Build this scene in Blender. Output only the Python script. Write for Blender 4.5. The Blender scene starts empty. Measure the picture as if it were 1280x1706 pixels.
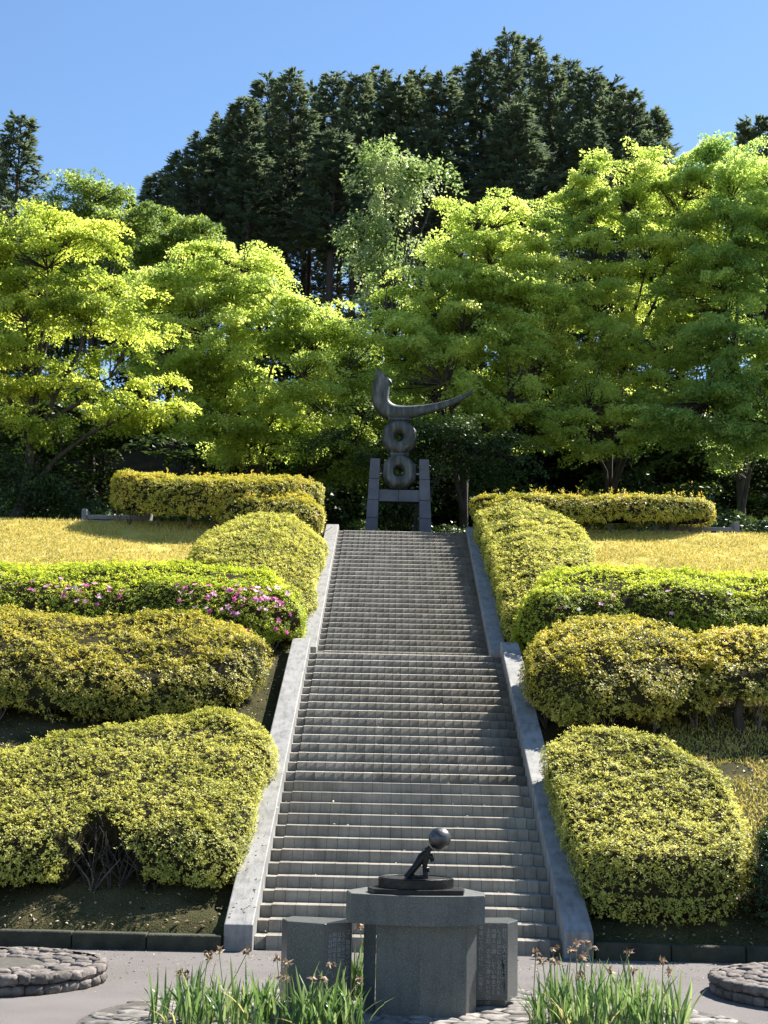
import bpy, bmesh, math, random
import numpy as np
from mathutils import Vector, Matrix

S = bpy.context.scene
COL = S.collection
RNG = np.random.default_rng(7)
random.seed(7)

# ------------------------------------------------------------------ camera, sky, sun, exposure
FPX, PITCH, YAW, ROLL = 2366.0, 0.1739, -0.0072, 0.0209
CAM = Vector((-0.2754, 0.0, 2.2941))
_F = Vector((math.sin(YAW) * math.cos(PITCH), math.cos(YAW) * math.cos(PITCH), math.sin(PITCH)))
_R0 = Vector((math.cos(YAW), -math.sin(YAW), 0))
_U0 = _R0.cross(_F)
_R = _R0 * math.cos(ROLL) + _U0 * math.sin(ROLL)
_U = _U0 * math.cos(ROLL) - _R0 * math.sin(ROLL)
cam_d = bpy.data.cameras.new('camera')
cam = bpy.data.objects.new('camera', cam_d)
COL.objects.link(cam)
cam_d.sensor_fit = 'AUTO'
cam_d.sensor_width = 36.0
cam_d.lens = FPX / 1706.0 * 36.0
cam_d.clip_end = 3000
M = Matrix((( _R.x, _U.x, -_F.x, CAM.x), (_R.y, _U.y, -_F.y, CAM.y), (_R.z, _U.z, -_F.z, CAM.z), (0, 0, 0, 1)))
cam.matrix_world = M
S.camera = cam

SUN_EL, SUN_AZ = math.radians(49), math.radians(46)      # azimuth measured from +Y towards +X
world = bpy.data.worlds.new('World')
S.world = world
world.use_nodes = True
wn = world.node_tree.nodes
wl = world.node_tree.links
sky = wn.new('ShaderNodeTexSky')
sky.sky_type = 'NISHITA'
sky.sun_disc = False
sky.sun_elevation = SUN_EL
sky.sun_rotation = SUN_AZ
sky.altitude = 200
sky.air_density = 1.0
sky.dust_density = 0.1
sky.ozone_density = 2.2
hsv = wn.new('ShaderNodeHueSaturation')
hsv.inputs['Saturation'].default_value = 1.08
wl.new(sky.outputs[0], hsv.inputs['Color'])
wl.new(hsv.outputs[0], wn['Background'].inputs[0])
wn['Background'].inputs[1].default_value = 0.07
sun_d = bpy.data.lights.new('sun', 'SUN')
sun_d.energy = 5.0
sun_d.angle = math.radians(0.5)
sun_d.color = (1.0, 0.95, 0.86)
sun = bpy.data.objects.new('sun', sun_d)
COL.objects.link(sun)
sv = Vector((math.sin(SUN_AZ) * math.cos(SUN_EL), math.cos(SUN_AZ) * math.cos(SUN_EL), math.sin(SUN_EL)))
sun.rotation_euler = sv.to_track_quat('Z', 'Y').to_euler()
sun.location = sv * 60
S.view_settings.view_transform = 'Standard'
S.view_settings.look = 'None'
S.view_settings.exposure = 1.5
S.view_settings.gamma = 1.0
S.view_settings.use_curve_mapping = False
S.render.engine = 'CYCLES'
S.cycles.max_bounces = 6
S.cycles.diffuse_bounces = 4
S.cycles.glossy_bounces = 3
S.cycles.transmission_bounces = 3
S.cycles.use_denoising = True

# ------------------------------------------------------------------ helpers
def at(u, v, Y):
    """the point at depth Y that the photograph shows at pixel (u, v): used only to measure where things stand"""
    d = _F * FPX + _R * (u - 640) + _U * (853 - v)
    return CAM + d * (Y / d.y)

def tag(o, label=None, cat=None, group=None, kind=None):
    if label: o['label'] = label
    if cat: o['category'] = cat
    if group: o['group'] = group
    if kind: o['kind'] = kind
    return o

def empty(name, loc=(0, 0, 0), label=None, cat=None, group=None, rz=0.0):
    o = bpy.data.objects.new(name, None)
    o.empty_display_size = 0.2
    o.location = loc
    o.rotation_euler = (0, 0, rz)
    COL.objects.link(o)
    return tag(o, label, cat, group)

def link(name, me, parent=None, loc=None, rot=None, world_coords=True):
    """link a mesh; when its coordinates are world coordinates the parent's location is taken off"""
    o = bpy.data.objects.new(name, me)
    COL.objects.link(o)
    if parent is not None:
        o.parent = parent
        if world_coords:
            base = Vector((0, 0, 0))
            p = parent
            while p is not None:
                base += p.location
                p = p.parent
            o.location = -base
    if loc is not None: o.location = loc
    if rot is not None: o.rotation_euler = rot
    return o

def np_mesh(name, verts, quads=None, tris=None, mat=None, tint=None, smooth=False):
    verts = np.asarray(verts, np.float32)
    me = bpy.data.meshes.new(name)
    nq = 0 if quads is None else len(quads)
    nt = 0 if tris is None else len(tris)
    parts = []
    if nq: parts.append(np.asarray(quads, np.int32).ravel())
    if nt: parts.append(np.asarray(tris, np.int32).ravel())
    loops = np.concatenate(parts)
    me.vertices.add(len(verts))
    me.vertices.foreach_set('co', verts.ravel())
    me.loops.add(len(loops))
    me.loops.foreach_set('vertex_index', loops)
    me.polygons.add(nq + nt)
    starts = np.concatenate([np.arange(nq) * 4, nq * 4 + np.arange(nt) * 3]).astype(np.int32)
    me.polygons.foreach_set('loop_start', starts)
    if smooth:
        me.polygons.foreach_set('use_smooth', np.ones(nq + nt, bool))
    if tint is not None:
        a = me.attributes.new('tint', 'FLOAT', 'FACE')
        a.data.foreach_set('value', np.asarray(tint, np.float32))
    me.update(calc_edges=True)
    me.validate()
    if mat: me.materials.append(mat)
    return me

def bm_mesh(name, bm, mat=None, smooth=False):
    me = bpy.data.meshes.new(name)
    bmesh.ops.recalc_face_normals(bm, faces=bm.faces[:])
    bm.to_mesh(me)
    bm.free()
    if smooth:
        for p in me.polygons: p.use_smooth = True
    if mat: me.materials.append(mat)
    return me

def prism(bm, poly, z0, z1, axis='z'):
    """extrude a plan polygon [(x,y)...] from z0 to z1; axis 'x' takes poly as (y,z) and extrudes in x"""
    def P(a, b, c):
        return (a, b, c) if axis == 'z' else (c, a, b)
    lo = [bm.verts.new(P(x, y, z0)) for x, y in poly]
    hi = [bm.verts.new(P(x, y, z1)) for x, y in poly]
    n = len(poly)
    bm.faces.new(lo[::-1]); bm.faces.new(hi)
    for i in range(n):
        bm.faces.new((lo[i], lo[(i + 1) % n], hi[(i + 1) % n], hi[i]))

def prism_mesh(name, poly, z0, z1, mat, axis='z', bevel=0.0, seg=2):
    bm = bmesh.new()
    prism(bm, poly, z0, z1, axis)
    if bevel:
        bmesh.ops.bevel(bm, geom=bm.edges[:], offset=bevel, segments=seg, affect='EDGES', profile=0.5)
    return bm_mesh(name, bm, mat)

def box_poly(x0, x1, y0, y1):
    return [(x0, y0), (x1, y0), (x1, y1), (x0, y1)]

class Tubes:
    """collects tapered tubes along polylines into one mesh"""
    def __init__(self): self.v = []; self.q = []; self.n = 0
    def add(self, pts, radii, sides=5):
        pts = np.asarray(pts, float); k = len(pts)
        radii = np.asarray(radii, float)
        t = np.gradient(pts, axis=0)
        t /= np.linalg.norm(t, axis=1)[:, None] + 1e-9
        ref = np.array([0.31, 0.87, 0.38])
        a = np.cross(t, ref); a /= np.linalg.norm(a, axis=1)[:, None] + 1e-9
        b = np.cross(t, a)
        th = np.arange(sides) * 2 * math.pi / sides
        ring = a[:, None, :] * np.cos(th)[None, :, None] + b[:, None, :] * np.sin(th)[None, :, None]
        v = pts[:, None, :] + ring * radii[:, None, None]
        self.v.append(v.reshape(-1, 3))
        i = np.arange(k - 1)[:, None] * sides; j = np.arange(sides)[None, :]; j2 = (j + 1) % sides
        q = np.stack([i + j, i + j2, i + sides + j2, i + sides + j], -1).reshape(-1, 4) + self.n
        self.q.append(q); self.n += k * sides
    def mesh(self, name, mat, smooth=True):
        return np_mesh(name, np.concatenate(self.v), quads=np.concatenate(self.q), mat=mat, smooth=smooth)

def wobble(p, seed=0.0, f=1.0):
    """cheap smooth noise, -1..1"""
    p = np.asarray(p) * f
    x, y, z = p[..., 0] + seed * 3.1, p[..., 1] - seed * 1.7, p[..., 2] + seed
    return (np.sin(1.7 * x + 1.3 * y + .5 * z) + np.sin(2.9 * y - 1.1 * x + 1.9 * z + 1.0) + np.sin(3.7 * z + 2.3 * x - 1.9 * y + 2.0)
            + .6 * np.sin(5.3 * x + 4.1 * y + 3.3 * z + .7)) / 3.6

def unit(a):
    return a / (np.linalg.norm(a, axis=-1, keepdims=True) + 1e-9)

def leaf_quads(pos, axis, nrm, L, W, fold=0.18, rng=RNG):
    """one folded diamond per leaf: base, side, tip, side"""
    axis = unit(axis)
    side = unit(np.cross(nrm, axis))
    n2 = np.cross(axis, side)
    L = np.asarray(L)[:, None] if np.ndim(L) else L
    W = np.asarray(W)[:, None] if np.ndim(W) else W
    base = pos
    tip = pos + axis * L - n2 * L * fold
    mid = pos + axis * L * .45
    a = mid + side * W * .5 + n2 * W * .22
    b = mid - side * W * .5 + n2 * W * .22
    v = np.stack([base, a, tip, b], 1).reshape(-1, 3)
    q = np.arange(len(pos) * 4).reshape(-1, 4)
    return v, q

def leaf_tris(pos, axis, nrm, L, W):
    """one triangle per small leaf"""
    axis = unit(axis); side = unit(np.cross(nrm, axis))
    L = np.asarray(L)[:, None]; W = np.asarray(W)[:, None]
    v = np.stack([pos + side * W * .5 + axis * L * .12, pos - side * W * .5 + axis * L * .28, pos + axis * L], 1).reshape(-1, 3)
    return v, np.arange(len(pos) * 3).reshape(-1, 3)

# ------------------------------------------------------------------ materials
def new_mat(name):
    m = bpy.data.materials.new(name)
    m.use_nodes = True
    nt = m.node_tree
    return m, nt, nt.nodes, nt.links, nt.nodes['Principled BSDF']

def ramp(nodes, stops):
    r = nodes.new('ShaderNodeValToRGB')
    e = r.color_ramp.elements
    while len(e) < len(stops): e.new(0.5)
    for k, (p, c) in enumerate(stops):
        e[k].position = p
        e[k].color = (*c, 1)
    return r

def leaf_mat(name, stops, trans=0.45, tcol=1.6, rough=0.5, spec=0.35, noise_scale=0.9):
    m, nt, N, L, b = new_mat(name)
    at_ = N.new('ShaderNodeAttribute'); at_.attribute_name = 'tint'
    geo = N.new('ShaderNodeNewGeometry')
    nz = N.new('ShaderNodeTexNoise'); nz.inputs['Scale'].default_value = noise_scale; nz.inputs['Detail'].default_value = 2
    L.new(geo.outputs['Position'], nz.inputs['Vector'])
    add = N.new('ShaderNodeMath'); add.operation = 'MULTIPLY_ADD'
    L.new(nz.outputs['Fac'], add.inputs[0]); add.inputs[1].default_value = 0.9
    sub = N.new('ShaderNodeMath'); sub.operation = 'SUBTRACT'; sub.inputs[1].default_value = 0.45
    L.new(at_.outputs['Fac'], sub.inputs[0]); L.new(sub.outputs[0], add.inputs[2])
    r = ramp(N, stops)
    L.new(add.outputs[0], r.inputs[0])
    L.new(r.outputs[0], b.inputs['Base Color'])
    b.inputs['Roughness'].default_value = rough
    b.inputs['Specular IOR Level'].default_value = spec
    tr = N.new('ShaderNodeBsdfTranslucent')
    hs = N.new('ShaderNodeHueSaturation'); hs.inputs['Value'].default_value = tcol; hs.inputs['Saturation'].default_value = 1.05
    hs.inputs['Hue'].default_value = 0.49
    L.new(r.outputs[0], hs.inputs['Color']); L.new(hs.outputs[0], tr.inputs['Color'])
    mix = N.new('ShaderNodeMixShader'); mix.inputs[0].default_value = trans
    L.new(b.outputs[0], mix.inputs[1]); L.new(tr.outputs[0], mix.inputs[2])
    L.new(mix.outputs[0], N['Material Output'].inputs[0])
    return m

def stone_mat(name, c0, c1, scale=6.0, bump=0.3, rough=0.85, speck=None, speck_scale=300, c2=None, bscale=40, use_tint=False, rand_obj=0.0, spec=0.3, streak=0.0):
    m, nt, N, L, b = new_mat(name)
    tc = N.new('ShaderNodeNewGeometry')
    nz = N.new('ShaderNodeTexNoise'); nz.inputs['Scale'].default_value = scale; nz.inputs['Detail'].default_value = 8
    nz.inputs['Roughness'].default_value = 0.65
    L.new(tc.outputs['Position'], nz.inputs['Vector'])
    st = [(0.3, c0), (0.7, c1)] if c2 is None else [(0.28, c0), (0.5, c1), (0.72, c2)]
    r = ramp(N, st)
    L.new(nz.outputs['Fac'], r.inputs[0])
    col = r.outputs[0]
    if speck is not None:
        n2 = N.new('ShaderNodeTexNoise'); n2.inputs['Scale'].default_value = speck_scale; n2.inputs['Detail'].default_value = 2
        L.new(tc.outputs['Position'], n2.inputs['Vector'])
        r2 = ramp(N, [(0.5, (0, 0, 0)), (0.66, (1, 1, 1))])
        L.new(n2.outputs['Fac'], r2.inputs[0])
        mx = N.new('ShaderNodeMix'); mx.data_type = 'RGBA'
        L.new(r2.outputs[0], mx.inputs['Factor']); L.new(col, mx.inputs['A']); mx.inputs['B'].default_value = (*speck, 1)
        col = mx.outputs['Result']
    if streak:
        mp = N.new('ShaderNodeMapping'); mp.inputs['Scale'].default_value = (9, 3, 1.1)
        L.new(tc.outputs['Position'], mp.inputs[0])
        n4 = N.new('ShaderNodeTexNoise'); n4.inputs['Scale'].default_value = 1.6; n4.inputs['Detail'].default_value = 6
        L.new(mp.outputs[0], n4.inputs['Vector'])
        r4 = ramp(N, [(.30, (1 - streak,) * 3), (.52, (1, 1, 1))])
        L.new(n4.outputs['Fac'], r4.inputs[0])
        mm = N.new('ShaderNodeMix'); mm.data_type = 'RGBA'; mm.blend_type = 'MULTIPLY'; mm.inputs['Factor'].default_value = 1
        L.new(col, mm.inputs['A']); L.new(r4.outputs[0], mm.inputs['B']); col = mm.outputs['Result']
    if use_tint or rand_obj:
        if use_tint:
            a = N.new('ShaderNodeAttribute'); a.attribute_name = 'tint'; f = a.outputs['Fac']
        else:
            a = N.new('ShaderNodeObjectInfo'); f = a.outputs['Random']
        mr = N.new('ShaderNodeMapRange'); k = rand_obj or 0.22
        mr.inputs['To Min'].default_value = 1 - k; mr.inputs['To Max'].default_value = 1 + k
        L.new(f, mr.inputs['Value'])
        hs = N.new('ShaderNodeHueSaturation'); L.new(mr.outputs[0], hs.inputs['Value']); L.new(col, hs.inputs['Color'])
        col = hs.outputs[0]
    L.new(col, b.inputs['Base Color'])
    b.inputs['Roughness'].default_value = rough
    b.inputs['Specular IOR Level'].default_value = spec
    n3 = N.new('ShaderNodeTexNoise'); n3.inputs['Scale'].default_value = bscale; n3.inputs['Detail'].default_value = 6
    L.new(tc.outputs['Position'], n3.inputs['Vector'])
    bp = N.new('ShaderNodeBump'); bp.inputs['Strength'].default_value = bump; bp.inputs['Distance'].default_value = 0.02
    L.new(n3.outputs['Fac'], bp.inputs['Height']); L.new(bp.outputs[0], b.inputs['Normal'])
    return m

MAT = {}
MAT['step'] = stone_mat('step_stone', (.15, .132, .104), (.255, .228, .184), scale=2.6, bump=.25, c2=(.335, .303, .25), streak=.22, use_tint=True, bscale=60, rough=.5, spec=.5)
MAT['step_core'] = stone_mat('step_mortar', (.05, .05, .045), (.1, .1, .09), scale=8)
MAT['concrete'] = stone_mat('pale_concrete', (.175, .17, .16), (.265, .259, .247), scale=3, c2=(.33, .323, .31), bump=.25, bscale=50, rough=.65, streak=.35)
MAT['asphalt'] = stone_mat('warm_asphalt', (.095, .086, .082), (.15, .136, .13), scale=.8, bump=.5, speck=(.22, .20, .19), speck_scale=130, bscale=160, rough=.95)
MAT['kerb'] = stone_mat('mossy_kerb', (.02, .022, .014), (.065, .065, .045), scale=4, bump=.6)
MAT['granite'] = stone_mat('dark_granite', (.05, .057, .055), (.085, .092, .087), scale=2.2, c2=(.12, .118, .10), bump=.12, speck=(.17, .175, .165), streak=.18, speck_scale=120, rough=.55, bscale=120, spec=.45)
MAT['granite_dark'] = stone_mat('polished_granite', (.05, .056, .056), (.08, .086, .084), scale=3, bump=.06, speck=(.17, .17, .17), speck_scale=120, rough=.3, bscale=120, spec=.5)
MAT['frame'] = stone_mat('blue_slate', (.085, .09, .115), (.14, .145, .175), scale=2, bump=.2, rough=.7, use_tint=False, rand_obj=.1)
MAT['bench'] = stone_mat('bench_granite', (.16, .165, .17), (.26, .265, .27), scale=5, bump=.2)
MAT['pebble'] = stone_mat('field_stone', (.06, .05, .044), (.13, .112, .10), scale=11, c2=(.22, .19, .172), bump=1.0, rand_obj=.3, bscale=16)
MAT['cobble'] = stone_mat('cobble', (.09, .082, .072), (.19, .172, .155), scale=11, c2=(.30, .28, .255), bump=.4, rand_obj=.3, bscale=30)
MAT['mortar'] = stone_mat('mortar', (.05, .045, .038), (.11, .1, .085), scale=12, bump=.6)
MAT['letters'] = stone_mat('letter_paint', (.30, .31, .31), (.42, .43, .43), scale=60, bump=0, rough=.8)
MAT['stain'] = stone_mat('letter_dark', (.01, .01, .012), (.02, .02, .022), scale=60, bump=0, rough=.8)

def bronze_mat(name, c0, c1, c2, rough, metal, streak=True):
    m, nt, N, L, b = new_mat(name)
    g = N.new('ShaderNodeNewGeometry')
    mp = N.new('ShaderNodeMapping'); mp.inputs['Scale'].default_value = (1, 1, .22 if streak else 1)
    L.new(g.outputs['Position'], mp.inputs[0])
    nz = N.new('ShaderNodeTexNoise'); nz.inputs['Scale'].default_value = 7; nz.inputs['Detail'].default_value = 8
    L.new(mp.outputs[0], nz.inputs['Vector'])
    r = ramp(N, [(.35, c0), (.52, c1), (.7, c2)])
    L.new(nz.outputs['Fac'], r.inputs[0]); L.new(r.outputs[0], b.inputs['Base Color'])
    b.inputs['Metallic'].default_value = metal
    b.inputs['Roughness'].default_value = rough
    n3 = N.new('ShaderNodeTexNoise'); n3.inputs['Scale'].default_value = 25; n3.inputs['Detail'].default_value = 5
    L.new(g.outputs['Position'], n3.inputs['Vector'])
    bp = N.new('ShaderNodeBump'); bp.inputs['Strength'].default_value = .3; bp.inputs['Distance'].default_value = .02
    L.new(n3.outputs['Fac'], bp.inputs['Height']); L.new(bp.outputs[0], b.inputs['Normal'])
    return m
MAT['verdigris'] = bronze_mat('weathered_bronze', (.026, .03, .03), (.065, .075, .074), (.14, .155, .155), .6, .15)
MAT['bronze'] = bronze_mat('dark_bronze', (.012, .012, .012), (.02, .02, .02), (.035, .033, .03), .42, .6, False)
MAT['sphere'] = bronze_mat('worn_metal', (.05, .05, .05), (.10, .10, .10), (.17, .165, .16), .4, .8, False)
MAT['steel'] = bronze_mat('steel', (.3, .3, .3), (.4, .4, .4), (.5, .5, .5), .4, .9, False)

def bark_mat(name, c0, c1):
    m, nt, N, L, b = new_mat(name)
    g = N.new('ShaderNodeNewGeometry')
    mp = N.new('ShaderNodeMapping'); mp.inputs['Scale'].default_value = (6, 6, 1.2)
    L.new(g.outputs['Position'], mp.inputs[0])
    nz = N.new('ShaderNodeTexNoise'); nz.inputs['Scale'].default_value = 2; nz.inputs['Detail'].default_value = 7
    L.new(mp.outputs[0], nz.inputs['Vector'])
    r = ramp(N, [(.35, c0), (.65, c1)])
    L.new(nz.outputs['Fac'], r.inputs[0]); L.new(r.outputs[0], b.inputs['Base Color'])
    b.inputs['Roughness'].default_value = .9
    bp = N.new('ShaderNodeBump'); bp.inputs['Strength'].default_value = .6; bp.inputs['Distance'].default_value = .04
    L.new(nz.outputs['Fac'], bp.inputs['Height']); L.new(bp.outputs[0], b.inputs['Normal'])
    return m
MAT['bark'] = bark_mat('bark', (.022, .018, .014), (.06, .05, .042))
MAT['cedar_bark'] = bark_mat('cedar_bark', (.03, .022, .018), (.075, .055, .042))
MAT['twig'] = bark_mat('twig', (.06, .05, .042), (.16, .135, .115))

def soil_mat(name, stops, scale=1.2, fine=45, bump=.8):
    m, nt, N, L, b = new_mat(name)
    g = N.new('ShaderNodeNewGeometry')
    n1 = N.new('ShaderNodeTexNoise'); n1.inputs['Scale'].default_value = scale; n1.inputs['Detail'].default_value = 5
    n2 = N.new('ShaderNodeTexNoise'); n2.inputs['Scale'].default_value = fine; n2.inputs['Detail'].default_value = 4
    L.new(g.outputs['Position'], n1.inputs['Vector']); L.new(g.outputs['Position'], n2.inputs['Vector'])
    ad = N.new('ShaderNodeMath'); ad.operation = 'MULTIPLY_ADD'; ad.inputs[1].default_value = .55
    L.new(n2.outputs['Fac'], ad.inputs[0])
    ml = N.new('ShaderNodeMath'); ml.operation = 'MULTIPLY_ADD'; ml.inputs[1].default_value = .8; ml.inputs[2].default_value = -.17
    L.new(n1.outputs['Fac'], ml.inputs[0]); L.new(ml.outputs[0], ad.inputs[2])
    r = ramp(N, stops); L.new(ad.outputs[0], r.inputs[0]); L.new(r.outputs[0], b.inputs['Base Color'])
    b.inputs['Roughness'].default_value = 1; b.inputs['Specular IOR Level'].default_value = .1
    bp = N.new('ShaderNodeBump'); bp.inputs['Strength'].default_value = bump; bp.inputs['Distance'].default_value = .05
    L.new(n2.outputs['Fac'], bp.inputs['Height']); L.new(bp.outputs[0], b.inputs['Normal'])
    return m
MAT['soil'] = soil_mat('soil_with_litter', [(.25, (.022, .022, .010)), (.45, (.045, .046, .018)), (.62, (.085, .075, .034)), (.8, (.15, .125, .07))])
MAT['forest_soil'] = soil_mat('forest_floor', [(.3, (.03, .026, .016)), (.7, (.09, .07, .04))])
MAT['lawn'] = soil_mat('dry_lawn', [(.25, (.32, .27, .065)), (.5, (.50, .41, .10)), (.75, (.60, .49, .15))], scale=.9, fine=35)

HEDGE_OLIVE = [(.1, (.14, .175, .035)), (.5, (.43, .435, .085)), (.85, (.64, .62, .17))]
HEDGE_DARKGOLD = [(.1, (.08, .10, .02)), (.42, (.31, .305, .045)), (.7, (.58, .54, .09)), (.95, (.66, .54, .13))]
HEDGE_BRIGHT = [(.1, (.14, .21, .02)), (.5, (.33, .41, .045)), (.9, (.52, .56, .09))]
HEDGE_GOLD = [(.1, (.17, .20, .03)), (.45, (.42, .41, .06)), (.75, (.58, .53, .09)), (.95, (.62, .47, .12))]
MAT['h_olive'] = leaf_mat('clipped_azalea_leaves', HEDGE_OLIVE, trans=.32, rough=.55, spec=.3)
MAT['h_darkgold'] = leaf_mat('bronze_green_leaves', HEDGE_DARKGOLD, trans=.32, rough=.5, spec=.4)
MAT['h_bright'] = leaf_mat('bright_azalea_leaves', HEDGE_BRIGHT, trans=.5, rough=.5, spec=.3)
MAT['h_gold'] = leaf_mat('golden_leaves', HEDGE_GOLD, trans=.32, rough=.5, spec=.35)
MAT['core'] = stone_mat('shade_core', (.012, .012, .006), (.045, .038, .02), scale=14, bump=1.0, bscale=30, rough=1, spec=.05)  # dark brown of the added hedge core, reads as shade between leaves
MAT['t_yellow'] = leaf_mat('spring_leaves', [(.1, (.14, .20, .035)), (.5, (.31, .39, .07)), (.9, (.50, .55, .12))], trans=.65, tcol=1.7, noise_scale=.25)
MAT['t_green'] = leaf_mat('green_leaves', [(.1, (.20, .28, .06)), (.5, (.36, .45, .11)), (.9, (.50, .55, .16))], trans=.68, tcol=1.75, noise_scale=.25)
MAT['t_cool'] = leaf_mat('cool_green_leaves', [(.1, (.14, .23, .06)), (.5, (.27, .38, .11)), (.9, (.45, .55, .16))], trans=.66, tcol=1.75, noise_scale=.25)
MAT['t_mid'] = leaf_mat('mid_leaves', [(.1, (.09, .15, .035)), (.5, (.20, .28, .065)), (.9, (.34, .42, .10))], trans=.55, tcol=1.6, noise_scale=.25)
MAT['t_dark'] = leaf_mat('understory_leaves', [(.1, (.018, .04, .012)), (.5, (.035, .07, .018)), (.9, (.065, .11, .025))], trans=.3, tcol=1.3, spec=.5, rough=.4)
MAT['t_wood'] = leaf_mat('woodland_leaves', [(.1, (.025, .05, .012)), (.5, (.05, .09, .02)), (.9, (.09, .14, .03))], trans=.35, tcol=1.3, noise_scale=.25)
MAT['t_pale'] = leaf_mat('silvery_leaves', [(.1, (.15, .23, .07)), (.5, (.28, .38, .13)), (.9, (.48, .54, .29))], trans=.5, tcol=1.4, spec=.7, rough=.3)
MAT['t_cypress'] = leaf_mat('cypress_scales', [(.1, (.07, .10, .06)), (.5, (.13, .175, .10)), (.9, (.21, .26, .13))], trans=.45, tcol=1.1, spec=.3, rough=.6)
MAT['blade'] = leaf_mat('daffodil_blades', [(.1, (.06, .125, .035)), (.5, (.125, .21, .06)), (.85, (.25, .32, .13)), (.97, (.42, .38, .16))], trans=.4, tcol=1.5, spec=.5, rough=.35)
MAT['dry_flower'] = leaf_mat('withered_petals', [(.1, (.12, .08, .05)), (.5, (.24, .17, .11)), (.9, (.46, .38, .28))], trans=.4, tcol=1.2, noise_scale=8)
MAT['pink'] = leaf_mat('azalea_petals', [(.1, (.66, .14, .40)), (.5, (.80, .33, .57)), (.9, (.88, .56, .73))], trans=.5, tcol=1.2, noise_scale=3)
MAT['white_petal'] = leaf_mat('white_petals', [(.1, (.6, .58, .5)), (.9, (.8, .78, .74))], trans=.4, tcol=1.0, noise_scale=3)
MAT['straw'] = leaf_mat('dry_grass_blades', [(.05, (.24, .26, .055)), (.4, (.50, .43, .10)), (.9, (.66, .55, .18))], trans=.35, tcol=1.2, noise_scale=1.2)
MAT['litter'] = leaf_mat('fallen_leaves', [(.1, (.12, .08, .04)), (.5, (.28, .2, .11)), (.9, (.5, .42, .28))], trans=.2, tcol=1.1, noise_scale=4)

# ------------------------------------------------------------------ ground and hillside
YA, ZA, SLOPE, YB = 17.8, 0.15, 0.413, 38.2
PLAT = ZA + SLOPE * (YB - YA)
def terrain(x, y):
    x = np.asarray(x, float); y = np.asarray(y, float)
    z = ZA + SLOPE * (np.clip(y, YA, YB) - YA)
    up = np.clip(y - 47, 0, None)
    top = 15.0 * np.exp(-((x - 3) / 34.0) ** 2) + 4.0
    hill = top * (1 - np.exp(-(up / 22.0) ** 1.6))
    z = z + hill - np.clip(y - 92, 0, None) * .5
    z = z + .05 * np.sin(x * 1.3 + y * .7) * np.clip((np.abs(x) - 2.4) / 1.5, 0, 1) * np.clip((y - 18) / 2, 0, 1) * (y < 37)
    lim = np.where(y < 28.6, 0.05 + .425 * (y - 18.02), 4.42 + .425 * (y - 29.25))
    near = np.clip((2.9 - np.abs(x)) / .6, 0, 1) * (y > 18.5) * (y < 38.6)
    z = z - near * np.clip(z - lim, 0, None)
    return np.maximum(z, -3.0)
def T(x, y): return float(terrain(x, y))

# plaza
bm = bmesh.new()
vs = [bm.verts.new(p) for p in ((-150, -120, 0), (150, -120, 0), (150, 17.95, 0), (-150, 17.95, 0))]
bm.faces.new(vs)
tag(link('plaza_ground', bm_mesh('plaza_ground', bm, MAT['asphalt'])), kind='structure')

xs = np.concatenate([[-150, -120, -100, -80, -60], np.linspace(-48, -14, 35), np.linspace(-13.5, -2.5, 45), [-2.2, -2.04, -1.95, -1, 0, 1, 1.95, 2.02, 2.2], np.linspace(2.5, 13.5, 45), np.linspace(14, 48, 35), [60, 80, 100, 120, 150]])
ys = np.concatenate([np.linspace(17.8, 38.2, 69), [38.45, 38.75, 38.95, 39.3], np.linspace(40, 47, 12), np.linspace(48, 130, 60), [150, 170, 200]])
X, Y = np.meshgrid(xs, ys)
Z = terrain(X, Y)
Z[(np.abs(X) < 1.99) & (Y < 38.8)] -= 1.2
Z[(Y < 17.85)] = -0.05
nx, ny = len(xs), len(ys)
idx = np.arange(nx * ny).reshape(ny, nx)
q = np.stack([idx[:-1, :-1], idx[:-1, 1:], idx[1:, 1:], idx[1:, :-1]], -1)
mid = (Y[:-1, :-1] + Y[1:, 1:]) / 2
me = np_mesh('hillside', np.stack([X, Y, Z], -1).reshape(-1, 3), quads=q.reshape(-1, 4), mat=MAT['soil'], smooth=True)
me.materials.append(MAT['forest_soil'])
me.polygons.foreach_set('material_index', (mid.ravel() > 40).astype(np.int32))
tag(link('hillside', me), kind='structure')

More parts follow.
